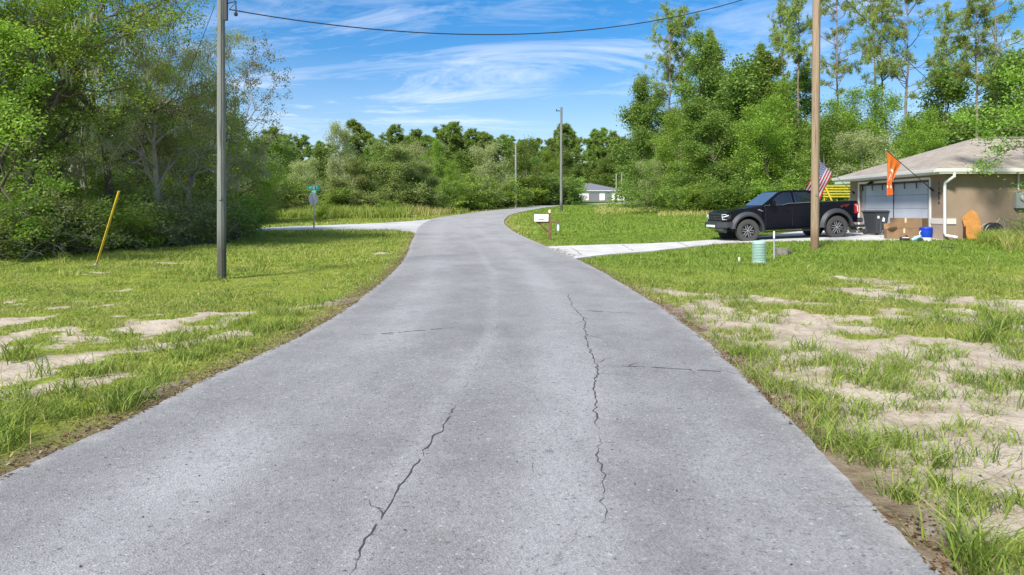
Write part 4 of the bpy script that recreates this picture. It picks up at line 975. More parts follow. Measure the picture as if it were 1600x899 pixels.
X, Y = at(1481, 20.4); b = MB(); b.box(-.18,.18,-.09,.09,.0,.06); b.box(.1,.34,-.03,.02,.01,.04); o = b.build('sprinkler_lid', mat('dark_green_lid', (.05,.07,.045), .7), None, bevel=.01); o.location = (X, Y, gz(X, Y)+.03); tag(o, 'flat dark green lid lying in the grass before the downspout', 'lid')
X, Y = at(1287, 22.0); 
# ---------------------------------------------------------------- tan house
SL = .50
e = empty('tan_house', (15.4, 24.25, 0)); HX, HY = 15.4, 24.25
stucco = mat('tan_stucco', (.29,.215,.15), .9, var=.12, vscale=.9, bump=.6, bscale=45)
def wl(b, x0, x1, y0, y1, z0, z1): b.box(x0-HX, x1-HX, y0-HY, y1-HY, z0, z1)
DY0, DY1, DZ = 25.18, 30.26, SL+2.14
b = MB(); wl(b, 15.4,15.6,24.25,DY0,.1,2.92); wl(b, 15.4,15.6,DY1,31.1,.1,2.92); wl(b, 15.4,15.6,DY0,DY1,DZ,2.92); b.build('front_wall', stucco, e)
b = MB(); wl(b, 15.6,30,24.25,24.45,.1,2.92); b.build('side_wall', stucco, e)
b = MB(); wl(b, 15.6,17.8,30.9,31.1,.1,2.92); wl(b, 17.8,18.0,31.1,36.1,.1,2.92); wl(b, 18,30,35.9,36.1,.1,2.92); wl(b, 29.8,30,24.45,35.9,.1,2.92); b.build('rear_wall', stucco, e)
band_m = mat('stone_band', (.62,.58,.53), .8); low = mat('lower_pier', (.36,.29,.235), .9, var=.08, bump=.5)
b = MB(); wl(b, 15.365,15.398,24.21,DY0-.09,1.02,1.22); wl(b, 15.365,15.75,24.21,24.247,1.02,1.22); b.build('pier_band', band_m, e)
b = MB(); wl(b, 15.38,15.399,24.23,DY0-.09,.1,1.02); b.build('pier_base', low, e)
b = MB(); wl(b, 15.37,15.56,DY0-.09,DY0-.002,SL,DZ+.09); wl(b, 15.37,15.56,DY1+.002,DY1+.09,SL,DZ+.09); wl(b, 15.372,15.56,DY0,DY1,DZ+.003,DZ+.09); b.build('door_trim', trimw, e)
doorm = mat('garage_screen_grey', (.46,.49,.54), .6, var=.05, vscale=1.2); 
b = MB(); nP = 5
for k in range(4): wl(b, 15.52,15.56,DY0+.30,DY1-.32,SL+.02+k*.53,SL+.02+k*.53+.523)
gd = b.build('garage_door', doorm, e, bevel=.006)
b = MB(); wl(b, 15.50,15.58,DY0+.004,DY0+.30,SL,DZ); wl(b, 15.50,15.58,DY1-.32,DY1-.004,SL,DZ); b.build('door_jamb', mat('jamb_grey', (.33,.33,.33), .7), gd)
b = MB(); wl(b, 15.485,15.5,27.72,27.75,SL,DZ-.03); b.build('centre_seam', black, gd)
b = MB(); wl(b, 15.44,15.475,DY0+.02,DY1-.02,DZ-.075,DZ-.03)
for k in range(7):
    y = DY0+.12+k*.80; wl(b, 15.45,15.475,y,y+.035,DZ-.30,DZ-.075)
b.build('curtain_rail', black, gd)
shingle = bpy.data.materials.new('asphalt_shingles'); shingle.use_nodes = True; nt = shingle.node_tree; bb = nt.nodes['Principled BSDF']
oc = N(nt, 'ShaderNodeTexCoord').outputs['Object']; mp = N(nt, 'ShaderNodeMapping'); L_(nt, oc, mp.inputs[0])
sx_ = N(nt, 'ShaderNodeSeparateXYZ'); L_(nt, oc, sx_.inputs[0]); cb = N(nt, 'ShaderNodeCombineXYZ'); L_(nt, M(nt, 'ADD', sx_.outputs[0], sx_.outputs[1]), cb.inputs[0]); L_(nt, M(nt, 'MULTIPLY', sx_.outputs[2], 2.6), cb.inputs[1])
br = N(nt, 'ShaderNodeTexBrick'); L_(nt, cb.outputs[0], br.inputs['Vector']); br.inputs['Scale'].default_value = 1.; br.inputs['Brick Width'].default_value = .30; br.inputs['Row Height'].default_value = .15
br.inputs['Mortar Size'].default_value = .012; br.inputs['Color1'].default_value = (.32,.275,.225,1); br.inputs['Color2'].default_value = (.42,.365,.305,1); br.inputs['Mortar'].default_value = (.20,.17,.14,1); br.inputs['Bias'].default_value = -.1
L_(nt, mixc(nt, .5, br.outputs[0], ramp(nt, noise(nt, oc, 2.4, 6, .7), [(.3, (.6,.6,.6)), (.7, (1.25,1.22,1.2))]), 'MULTIPLY'), bb.inputs['Base Color']); bb.inputs['Roughness'].default_value = .95
def hip(b, x0, x1, y0, y1, z, p, gable=False):
    h = (y1-y0)/2; ym = (y0+y1)/2; zt = z+h*p; xe = x1 if gable else x1-h
    v = [(x0,y0,z),(x1,y0,z),(x1,y1,z),(x0,y1,z),(x0+h,ym,zt),(xe,ym,zt)]
    b.add([(a-HX, c-HY, d) for a,c,d in v], [(0,1,5,4),(3,4,5,2),(0,4,3),(1,2,5),(0,3,2,1)])
EZ = 2.97
b = MB(); hip(b, 14.85, 27., 23.75, 31.5, EZ, .375, True); rf = b.build('roof', shingle, e)
b = MB(); hip(b, 17.4, 30.4, 26.6, 36.6, EZ-.01, .375); b.build('rear_roof', shingle, e)
b = MB(); wl(b, 18.9, 22.4, 27.50, 27.76, 4.41, 4.47); b.build('ridge_vent', mat('ridge_brown', (.22,.18,.15), .8), rf)
def eave(b, x0, x1, y0, y1, z):
    wl(b, x0,x1,y0,y0+.5,z-.06,z-.045)
b = MB()       # soffit, fascia and gutter rails
wl(b, 14.87,30,23.77,24.247,2.80,2.83); wl(b, 14.87,15.398,24.247,31.45,2.80,2.83); wl(b, 15.398,17.6,31.102,31.45,2.80,2.83); wl(b, 17.42,17.79,31.45,36.55,2.80,2.83); b.build('soffit', trimw, e)
b = MB(); pg = [(0,0),(.11,.03),(.13,.13),(.13,.145),(.0,.145)]
b.prism([(23.85-HY-y, 2.825+z) for y, z in pg], 14.74-HX, 30-HX, axis='x')
def pry(y0, y1, x):  b.add([(x-px_-HX, y-HY, 2.825+z) for y in (y0, y1) for px_, z in pg], [(0,1,2,3,4),(9,8,7,6,5)]+[(i,(i+1)%5,(i+1)%5+5,i+5) for i in range(5)])
pry(23.86, 31.5, 14.87); pry(31.55, 36.6, 17.42); b.build('gutter', trimw, e)
b = MB(); b.tube([(x-HX, y-HY, z) for x,y,z in [(15.42,23.80,2.84),(15.42,23.80,2.70),(15.30,24.10,2.50),(15.32,24.17,2.38),(15.32,24.17,.72),(15.34,24.15,.62),(15.62,23.95,.56)]], .052, 10); b.build('downspout', mat('downspout_white', (.70,.71,.70), .45), e, smooth=True)
for k, ch in enumerate('11854'):
    text_mesh('house_number', ch, .17, Matrix.Translation((-.012, 24.62-HY, 2.46-.17*k)) @ Matrix.Rotation(R(-90), 4, 'Z') @ Matrix.Rotation(R(90), 4, 'X'), black, e, .006)
b = MB(); wl(b, 17.80,18.25,24.10,24.247,1.58,2.16); mbo = b.build('meter_box', mat('meter_grey', (.26,.28,.27), .5), e, bevel=.01)
b = MB(); b.lathe([(.11,-.02),(.10,-.06),(.06,-.08)], 18, axis='y', c=(18.03-HX, 24.10-HY, 1.95)); b.build('meter_dial', mat('meter_glass', (.35,.38,.36), .15), mbo)
b = MB(); b.tube([(17.93-HX, 24.17-HY, 2.16),(17.93-HX, 24.17-HY, 2.8)], .03, 10); b.tube([(17.93-HX, 23.7-HY, 2.9),(17.93-HX, 23.7-HY, 3.9)], .03, 10); b.build('conduit', mat('conduit_grey', (.55,.56,.55), .5), mbo)
b = MB(); wl(b, 15.22,15.34,29.0,29.1,2.62,2.74); b.tube([(15.28-HX,29.05-HY,2.68),(15.1-HX,28.95-HY,2.6)], [.04,.07], 10); b.tube([(15.28-HX,29.05-HY,2.68),(15.36-HX,29.05-HY,2.68)], .03, 8); b.build('flood_light', black, e)
b = MB(); wl(b, 15.40,18.,24.3,31.,.08,SL); b.build('floor_slab', mat('slab_concrete', (.5,.49,.46), .9), e)
tag(e, 'tan stucco house with grey hip roof and an open-fronted two car garage bay', 'house')
# driveway apron flush before the garage is part of the traced driveway sheet; raise a thin slab lip
# ---------------------------------------------------------------- flags
def flag(name, base, tip, label, cloth_fn, kind):
    e = empty(name, base); base = Vector(base); tv = Vector(tip)-base
    b = MB(); b.tube([(0,0,0), tv], [.016,.012], 8); po = b.build('flagpole', mat('flagpole_dark', (.05,.045,.045), .4, metal=.3) if kind == 'o' else mat('flagpole_grey', (.32,.31,.30), .4, metal=.5), e)
    b = MB(); b.tube([(.03,0,-.05), (0,0,0), tv.normalized()*.12], .035, 8); b.build('bracket', black, po)
    b = MB(); b.lathe([(.005,-.03),(.03,-.015),(.033,.01),(.012,.035)], 12, c=tuple(tv)); b.build('finial', mat('finial_silver', (.6,.6,.58), .3, metal=.6), po, smooth=True)
    cloth_fn(e, tv, tv.normalized()); tag(e, label, 'flag', 'flags on the garage wall'); return e
def cloth(name, e, fn, m_fn, nu=40, nv=26, thick=.004):
    V = []; Fq = []
    for i in range(nu+1):
        for j in range(nv+1): V.append(fn(i/nu, j/nv))
    for i in range(nu):
        for j in range(nv): a = i*(nv+1)+j; Fq.append((a, a+nv+1, a+nv+2, a+1))
    me = np_mesh(name, V, Fq); uv = me.uv_layers.new(name='UVMap'); U_ = np.array([(i/nu, j/nv) for i in range(nu+1) for j in range(nv+1)], np.float32)
    uv.data.foreach_set('uv', U_[np.array(Fq).ravel()].ravel()); o = link_mesh(name, me, m_fn, e, smooth=True)
    return o
def uv_sep(nt):
    s = N(nt, 'ShaderNodeSeparateXYZ'); L_(nt, N(nt, 'ShaderNodeTexCoord').outputs['UV'], s.inputs[0]); return s.outputs[0], s.outputs[1]
def cloth_shader(m, c):
    nt = m.node_tree; b = nt.nodes['Principled BSDF']; b.inputs['Roughness'].default_value = .75; L_(nt, c, b.inputs['Base Color'])
    t = N(nt, 'ShaderNodeBsdfTranslucent'); L_(nt, c, t.inputs[0]); mx = N(nt, 'ShaderNodeMixShader'); mx.inputs[0].default_value = .4
    L_(nt, b.outputs[0], mx.inputs[1]); L_(nt, t.outputs[0], mx.inputs[2]); L_(nt, mx.outputs[0], nt.nodes['Material Output'].inputs[0]); return m
# US flag: u along the fly, v down the hoist
m_us = bpy.data.materials.new('stars_and_stripes'); m_us.use_nodes = True; nt = m_us.node_tree; u, v = uv_sep(nt)
stripe = M(nt, 'MODULO', M(nt, 'FLOOR', M(nt, 'MULTIPLY', v, 13.0)), 2.0)
c = mixc(nt, M(nt, 'GREATER_THAN', stripe, .5), (.68,.03,.045), (.88,.87,.87))
cant = M(nt, 'MULTIPLY', M(nt, 'LESS_THAN', u, .40), M(nt, 'LESS_THAN', v, 7/13))
def lat(u, v, a, b, o):  # lattice of small dots
    fu = M(nt, 'SUBTRACT', M(nt, 'FRACT', M(nt, 'ADD', M(nt, 'MULTIPLY', u, a), o)), .5); fv = M(nt, 'SUBTRACT', M(nt, 'FRACT', M(nt, 'ADD', M(nt, 'MULTIPLY', v, b), o)), .5)
    return M(nt, 'LESS_THAN', M(nt, 'ADD', M(nt, 'MULTIPLY', fu, fu), M(nt, 'MULTIPLY', fv, fv)), .05)
star = M(nt, 'MAXIMUM', lat(u, v, 6/.40, 5*13/7, 0), lat(u, v, 6/.40, 5*13/7, .5))
c = mixc(nt, cant, c, mixc(nt, star, (.10,.11,.30), (.75,.75,.78))); cloth_shader(m_us, c)
def us_cloth(e, tv, d):
    hl = .95
    def fn(u, v):      # hoist lies along the pole from the tip downwards; the cloth hangs towards the ground and swings out
        h = tv*.985-d*hl*v
        drop = Vector((-.52, -.08, -.90))*1.42*u
        rip = .07*math.sin(u*7+v*3)*u; return tuple(h+drop+Vector((rip*.4, rip*1.4, 0))+Vector((.12,0,.10))*v*u)
    cloth('striped_cloth', e, fn, m_us)
flag('us_flag', (15.37, 30.72, 2.27), (13.38, 29.72, 3.66), 'red and white striped flag with blue corner, half hidden by the brown pole', us_cloth, 'u')
m_or = bpy.data.materials.new('orange_cloth'); m_or.use_nodes = True; nt = m_or.node_tree; u, v = uv_sep(nt)
du = M(nt, 'SUBTRACT', u, .50); dv_ = M(nt, 'MULTIPLY', M(nt, 'SUBTRACT', v, .48), .75); rr_ = M(nt, 'SQRT', M(nt, 'ADD', M(nt, 'MULTIPLY', du, du), M(nt, 'MULTIPLY', dv_, dv_)))
wob_ = M(nt, 'MULTIPLY', M(nt, 'SUBTRACT', noise(nt, N(nt, 'ShaderNodeTexCoord').outputs['UV'], 6, 3), .5), .12)
ring = M(nt, 'LESS_THAN', M(nt, 'ABSOLUTE', M(nt, 'SUBTRACT', M(nt, 'ADD', rr_, wob_), .15)), .035); dot = M(nt, 'LESS_THAN', M(nt, 'ADD', rr_, wob_), .05)
word = M(nt, 'MULTIPLY', M(nt, 'LESS_THAN', M(nt, 'ABSOLUTE', M(nt, 'SUBTRACT', u, .80)), .03), M(nt, 'GREATER_THAN', M(nt, 'SINE', M(nt, 'MULTIPLY', v, 60)), .1))
c = mixc(nt, M(nt, 'MAXIMUM', M(nt, 'MAXIMUM', ring, dot), word), (.95,.22,.03), (.9,.8,.76)); cloth_shader(m_or, c)
def or_cloth(e, tv, d):
    def fn(u, v):      # hangs in gathered folds straight down from the upper pole
        h = tv*.985-d*.80*v; q = 1-(1-u)**1.0
        gather = min(1, u*1.5); tx = tv.x*.985+.06; x = h.x*(1-gather)+(tx+.16*v+.03*math.sin(v*14))*gather
        yy = h.y+.10*math.sin(v*15+u*2)*gather*(.4+u)-.05*u
        z = h.z*(1-u)+(tv.z-1.62+.05*v)*u
        return (x, yy, z)
    cloth('orange_cloth', e, fn, m_or, 50, 40)
flag('orange_flag', (15.35, 24.95, 2.26), (13.30, 24.30, 3.66), 'orange flag with white emblem hanging from a slanted pole at the garage corner', or_cloth, 'o')

# ---------------------------------------------------------------- things in front of the garage
def gnd(x, y): return max(gz(x, y)+.024, 0)
X, Y = 14.85, 27.5; X = at(1368.5, Y)[0]; e = empty('wheelie_bin', (X, Y, gnd(X, Y)), R(12)); bp = mat('bin_charcoal', (.045,.05,.055), .5, spec=.5)
b = MB(); b.frus((-.24,.24,-.26,.26), (-.33,.33,-.36,.36), .06, .90); b.box(-.345,.345,-.375,.375,.87,.91); b.build('body', bp, e, bevel=.015)
b = MB(); b.frus((-.37,.37,-.40,.38), (-.30,.30,-.34,.32), .912, .985); b.tube([(-.38,.36,.95),(.38,.36,.95)], .02, 8); b.build('lid', bp, e, bevel=.012)
for s in (-1, 1): b = MB(); b.lathe([(.05,-.03),(.12,-.03),(.12,.03),(.05,.03)], 18, axis='x', c=(s*.27,.27,.12)); b.build('wheel', rub, e)
b = MB(); b.prism([(-.21,.66),(-.13,.66),(-.13,.76),(-.21,.76)], -.352, -.34); b.prism([(.02,.55),(.12,.52),(.13,.66),(.05,.72)], -.34, -.315); b.build('sticker', white, e)
b = MB(); b.box(.0,.22,-.335,-.30,.30,.325); b.box(-.05,-.03,-.33,-.27,.10,.80); b.build('moulded_rib', mat('bin_edge', (.09,.10,.10), .5), e)
tag(e, 'charcoal wheeled rubbish bin with white sticker before the garage door', 'wheelie bin')
card = mat('cardboard', (.22,.135,.068), .85, var=.12, vscale=5); cardd = mat('cardboard_inside', (.30,.18,.09), .9)
def carton(x0, x1, y0, y1, h, z, rz, loc, label, open_top):
    e = empty('cardboard_box', loc, rz); t = .012
    b = MB(); b.box(x0,x1,y0,y0+t,z,z+h); b.box(x0,x1,y1-t,y1,z,z+h); b.box(x0,x0+t,y0+t,y1-t,z,z+h); b.box(x1-t,x1,y0+t,y1-t,z,z+h); b.box(x0+t,x1-t,y0+t,y1-t,z,z+t)
    if not open_top: b.box(x0,x1,y0,y1,z+h,z+h+t)
    b.build('carton', card, e)
    b = MB()
    if open_top: b.add([(x0,y0,z+h+.003),(x1,y0,z+h+.003),(x1-.03,y0-.20,z+h+.10),(x0+.05,y0-.20,z+h+.08)], [(0,1,2,3)]); b.build('flap', cardd, e); b = MB(); b.add([(x0,y1,z+h+.003),(x1,y1,z+h+.003),(x1,y1+.05,z+h+.22),(x0,y1+.03,z+h+.2)], [(0,1,2,3)]); b.build('flap', cardd, e)
    else: b.box((x0+x1)/2-.03,(x0+x1)/2+.03,y0-.002,y1+.002,z+h+t+.001,z+h+t+.003); b.box((x0+x1)/2-.03,(x0+x1)/2+.03,y0-.003,y0-.001,z+h-.15,z+h+t+.003); b.build('packing_tape', mat('tape_tan', (.60,.47,.33), .35), e)
    tag(e, label, 'cardboard box', 'cardboard boxes by the garage door'); return e
zb = gnd(14.6, 24.9)
carton(-.50,.50,-.32,.32,.36,0, R(-52), (14.50,25.0,zb), 'lower wide brown cardboard box before the garage door, under the taller one', False)
carton(-.52,.56,-.30,.30,.36,0, R(-50), (14.52,25.02,zb+.378), 'upper taped brown cardboard box stacked on the wide one', False)
carton(-.16,.16,-.14,.14,.34,0, R(-10), (13.98,25.25,zb), 'small tan cardboard box at the left end of the stacked boxes', True)
X, Y = at(1447, 23.85); X = at(1447, 23.85)[0]; e = empty('drinks_cooler', (X, 23.85, gz(X, 23.85)))
blue = mat('cooler_blue', (.012,.05,.42), .35, spec=.5)
b = MB(); b.lathe([(.17,.0),(.18,.01),(.185,.13),(.19,.14)], 24); b.build('base_band', white, e, smooth=True)
b = MB(); b.lathe([(.19,.14),(.205,.28),(.205,.40),(.195,.41)], 24); b.build('body', blue, e, smooth=True)
b = MB(); b.lathe([(.21,.41),(.215,.44),(.20,.49),(.08,.51)], 24); b.build('lid', blue, e, smooth=True)
b = MB(); b.tube([(-.2,-.03,.36),(-.27,-.08,.33),(-.27,-.08,.20),(-.21,-.04,.16)], .016, 8); b.build('handle', white, e, smooth=True)
tag(e, 'round blue drinks cooler with white base and handle by the garage corner', 'cooler')
def small(name, X, Y, label, cat, parts, rz=0.):
    e = empty(name, (X, Y, gz(X, Y)+.01), rz)
    for nm, b, m, bv in parts: b.build(nm, m, e, bevel=bv)
    return tag(e, label, cat)
X = at(1413, 23.6)[0]
b = MB(); b.lathe([(.02,-.16),(.09,-.12),(.10,.05),(.05,.16)], 12, axis='x', c=(0,0,.09)); b2 = MB(); b2.box(-.12,.10,-.11,-.07,.14,.17); b3 = MB(); b3.tube([(.0,-.06,.16),(.04,-.02,.24),(.14,.02,.17)], .022, 6)
small('blower', X, 23.6, 'black leaf blower lying on the ground before the cardboard boxes', 'tool', [('motor', b, blackp, .0), ('stripe', b2, white, 0), ('handle', b3, mat('dark_red', (.12,.03,.02), .5), 0)])
X = at(1432, 23.6)[0]
b = MB(); b.tube([(-.2,0,.05),(-.05,.02,.12),(.12,0,.20)], [.05,.08,.05], 8); b2 = MB(); b2.box(-.02,.16,-.10,.06,.02,.13)
small('tarp_bundle', X, 23.55, 'pale teal bundle with dark strap between leaf blower and blue cooler', 'bundle', [('roll', b, mat('pale_teal', (.30,.45,.47), .6), 0), ('pouch', b2, mat('dark_navy', (.03,.05,.08), .6), .02)])
X = at(1390, 25.6)[0]; b = MB()
for s in (-1, 1):
    for t in (-1, 1): b.tube([(s*.15,t*.12,.36),(s*.26,t*.18,0)], .009, 6)
b.tube([(-.2,-.15,.18),(.2,-.15,.18)], .007, 6); b2 = MB(); b2.box(-.20,.20,-.15,.15,.36,.38); b3 = MB(); b3.lathe([(.012,.38),(.035,.45),(.03,.5),(.0,.53)], 10, c=(-.06,0,0)); b3.lathe([(.012,.38),(.03,.43),(.028,.49),(.0,.51)], 10, c=(.15,0,0))
small('camp_table', X, 25.6, 'low folding camp table with thin legs between bin and boxes', 'table', [('frame', b, steel, 0), ('top', b2, blackp, 0), ('knob', b3, blackp, 0)])
Y = 29.0; X = at(1337, Y)[0]; b = MB()
b.lathe([(.05,-.03),(.17,-.04),(.17,.04),(.05,.03)], 16, axis='y', c=(-.12,0,.17)); b.lathe([(.04,-.03),(.11,-.04),(.11,.04),(.04,.03)], 16, axis='y', c=(.2,0,.11)); b2 = MB(); b2.box(-.3,.32,-.16,.16,.26,.36); b2.tube([(.28,0,.3),(.42,0,.44)], .03, 6); b3 = MB(); b3.tube([(-.05,-.1,.3),(.1,-.1,.06)], .02, 6)
small('yard_cart', X, Y, 'low black wheeled cart half hidden behind the pickup tailgate', 'cart', [('wheel', b, rub, 0), ('deck', b2, blackp, .02), ('strut', b3, steel, 0)])
# board and black bag leaning on the side wall
e = empty('plywood_board', (16.15, 24.0, gz(16.15,24.0)))
ply = mat('orange_plywood', (.50,.225,.055), .6, var=.22, vscale=5)
out_ = [(-.12,-.05),(.32,-.05),(.36,.62),(.27,.98),(.10,1.10),(-.02,1.06),(-.28,.80)]
b = MB(); b.prism([(x, z) for x, z in out_], 0, .022); b.build('panel', ply, e, M4=Matrix.Rotation(R(-8), 4, 'X') @ Matrix.Rotation(R(2), 4, 'Y'))
b = MB(); b.box(-.26,-.17,.04,.06,-.05,.5); b.build('backing_strip', mat('dark_red_wood', (.06,.02,.015), .7), e)
tag(e, 'orange plywood board with a cut corner leaning on the side wall', 'board')
X = at(1552, 23.8)[0]; e = empty('hose_reel', (X, 23.8, gz(X, 23.8)+.02))
b = MB(); b.lathe([(.10,-.12),(.29,-.12),(.30,-.09),(.16,-.07),(.16,.07),(.30,.09),(.29,.12),(.10,.12)], 26, axis='y', c=(0,0,.33)); b.build('drum', mat('dull_black', (.03,.03,.034), .4, var=.4, vscale=9), e, smooth=True)
for x_ in (-.30, .26): b = MB(); b.box(x_,x_+.04,-.16,.16,-.03,.32); b.build('stand', blackp, e)
b = MB(); b.tube([(.24*math.cos(R(t)), -.02+.0004*t, .33+.24*math.sin(R(t))) for t in range(0,1080,15)], .016, 6); b.tube([(0,-.14,.62),(.12,-.16,.78),(.24,-.16,.72),(.30,-.15,.5),(.28,-.15,.15),(.25,-.16,0)], .013, 6); b.build('hose', mat('hose_tan', (.34,.33,.27), .5), e, smooth=True)
tag(e, 'black reel with a pale hose looped over it by the side wall', 'hose reel')
# yellow slatted rack behind the pickup bed
Y = 33.5; X = at(1313, Y)[0]; e = empty('yellow_rack', (X, Y, gz(X, Y))); yel = mat('rack_yellow', (.50,.42,.03), .6, var=.15)
b = MB()
for k in range(5): b.box(-.85,.70,-.02,.02,1.50+k*.13,1.57+k*.13)
b.build('slat_panel', yel, e)
for x in (-.80, .62): b = MB(); b.box(x,x+.06,.022,.08,-.1,2.12); b.build('leg', yel, e)
b = MB(); b.tube([(-.85,-.06,2.2),(-.30,-.06,1.0)], .04, 6); b.build('brace', mat('brace_yellow', (.75,.50,.05), .5), e)
tag(e, 'yellow slatted frame visible between the pickup bed and the house', 'slatted frame')

# ---------------------------------------------------------------- black pickup
paint = mat('black_paint', (.003,.004,.010), .10, spec=.22, coat=.0); flare = mat('flare_grey', (.045,.048,.055), .5, spec=.4)
glass = mat('tinted_glass', (.006,.008,.012), .04, spec=.8, coat=.5); wglass = mat('windshield_glass', (.06,.07,.075), .05, spec=1.0, coat=1.0); chrome = mat('satin_trim', (.45,.46,.48), .25, metal=.9)
Xf, Yf = at(1160, 26.15); Xr_, Yr_ = at(1303.5, 26.15+.39); ang = math.atan2(Yr_-Yf, Xr_-Xf)
W2 = 1.02; axle = 1.85; WR = .455
cxm, cym = (Xf+Xr_)/2, (Yf+Yr_)/2; nrm = Vector((-math.sin(ang), math.cos(ang), 0)); ctr = Vector((cxm, cym, 0))+nrm*(W2-.12)
zf, zr = gz(Xf, Yf)+.012, gz(Xr_, Yr_)+.02
tk = empty('pickup_truck', (ctr.x+.17, ctr.y, (zf+zr)/2-.05)); tk.scale = (.975,)*3; tk.rotation_euler = (0, -math.atan2(zr-zf, 3.7), ang)
def arch(cx_, r, a0, a1, n=12): return [(cx_+r*math.cos(R(a0+(a1-a0)*k/n)), WR+r*math.sin(R(a0+(a1-a0)*k/n))) for k in range(n+1)]
AR = .575
# lower body side outline (x, z), front at -x
side = [(-2.72,.62),(-2.74,1.05),(-2.66,1.20),(-2.30,1.30),(-1.75,1.36),(-1.15,1.42),(-.3,1.43),(1.02,1.44),(1.06,1.47),(2.72,1.47),(2.80,1.44),(2.80,1.05),(2.74,.70)]
side += arch(axle, AR, -12+28, 180-10, 12)[0:0]
low_r = [(2.35,.66)]+arch(axle, AR, 18, 168)+[(1.26,.50),(-1.22,.50)]+arch(-axle, AR, 8, 160)+[(-2.45,.60)]
poly = side+low_r
b = MB(); b.prism(poly, -.90, .90); b.build('body', paint, tk, bevel=.03, smooth=True)
# flanks: shoulders pushed outwards in two steps so the side is not one flat plate
for s in (-1, 1):
    b = MB(); lo_, hi_ = .62, 1.34
    pts = [(-1.22,.52),(-1.22,1.36),(-.3,1.385),(1.10,1.40),(1.26,1.40),(1.26,.52)]
    V0 = [(x, s*.895, z) for x, z in pts]; V1 = [(x, s*(.955 if .6 < z < 1.2 else .935), z) for x, z in pts]
    b.add(V0+V1, [(0,1,2,3,4,5),(6,7,8,9,10,11)]+[(i,(i+1)%6,(i+1)%6+6,i+6) for i in range(6)])
    fl = b.build('door_panel', paint, tk, bevel=.02, smooth=True)
    for x in (-1.12, -.02, 1.02): b = MB(); b.box(x-.006, x+.006, s*.948-.014, s*.948+.014, .60, 1.38); b.build('door_gap', black, fl)
    b = MB(); b.box(-.28,-.08,s*.955-.016,s*.955+.03*s+.016,1.18,1.215); b.box(.76,.94,s*.955-.016,s*.955+.03*s+.016,1.19,1.225); b.build('door_handle', paint, fl, bevel=.008)
    # arch flares
    for cx_ in (-axle, axle):
        b = MB(); n = 14; a0, a1 = (-8, 172) if cx_ < 0 else (2, 180); V = []; Fq = []
        for k in range(n+1):
            t = R(a0+(a1-a0)*k/n)
            for (r, y) in ((AR-.02,.80),(AR-.02,1.04),(AR+.045,1.045),(AR+.15,.935),(AR+.15,.88)): V.append((cx_+r*math.cos(t), s*y, WR+.02+r*math.sin(t)*1.02))
        for k in range(n):
            for j in range(5): Fq.append((k*5+j, k*5+(j+1)%5, (k+1)*5+(j+1)%5, (k+1)*5+j))
        Fq += [(0,1,2,3,4), tuple(n*5+j for j in range(5))]; b.add(V, Fq); b.build('fender_flare', flare, tk, smooth=True)
        b = MB(); b.add([(cx_+(AR-.01)*math.cos(R(t)), s*y, WR+(AR-.01)*math.sin(R(t))) for y in (.35,.905) for t in range(0,181,15)], [tuple((k, k+1, k+14, k+13)) for k in range(12)]+[tuple(range(13))]); b.build('wheel_well', black, tk)
    # swoosh vent and red badge
    b = MB(); b.prism([(-1.42,1.27),(-1.20,1.19),(-1.10,1.10),(-1.16,1.20),(-1.36,1.30)], s*.905, s*.925); b.build('side_vent', chrome, tk)
    b = MB(); b.prism([(2.02,1.30),(2.10,1.22),(2.20,1.30),(2.30,1.24),(2.48,1.37),(2.22,1.36)], s*.901, s*.906); b.build('side_graphic', mat('graphic_red', (.10,.01,.015), .5), tk)
    b = MB(); b.tube([(-1.1,s*.88,1.425),(-.35,s*.90,1.435),(-.15,s*.90,1.475),(1.04,s*.885,1.50)], .011, 5); b.build('belt_trim', chrome, tk)
    b = MB(); b.box(-1.15,1.15,s*.83,s*.90,.36,.42); b.build('side_step', black, tk, bevel=.01)
# cabin
fr, ro, rb = (-1.15,1.42), (-.30,1.955), (.92,1.955)
b = MB()
sec = [(-1.18,1.40,.84),(-.42,1.93,.70),(-.30,1.975,.68),(.10,2.0,.67),(.75,1.985,.67),(.96,1.95,.69),(1.10,1.44,.86)]
V = []; Fq = []
for x, z, hw in sec: V += [(x,-hw,z),(x,hw,z)]
nb_ = len(V)
for x, z, hw in sec:
    V += [(x,-.885 if z < 1.5 else -.885,1.40),(x,.885,1.40)]
for i in range(len(sec)-1):
    a = 2*i; Fq.append((a,a+1,a+3,a+2)); Fq.append((a,a+2,nb_+a+2,nb_+a)); Fq.append((a+1,nb_+a+1,nb_+a+3,a+3)); Fq.append((nb_+a,nb_+a+2,nb_+a+3,nb_+a+1))
Fq += [(0,nb_,nb_+1,1),(nb_-2,nb_-1,2*nb_-1,2*nb_-2)]
b.add(V, Fq); cab = b.build('cabin', paint, tk, smooth=True)
def sidept(x, z, s):     # a point on the slanted greenhouse side
    zt = np.interp(x, [q[0] for q in sec], [q[1] for q in sec]); hw = np.interp(x, [q[0] for q in sec], [q[2] for q in sec])
    t = (z-1.40)/max(zt-1.40, .05); return (x, s*(.885+(hw-.885)*t+.006), z)
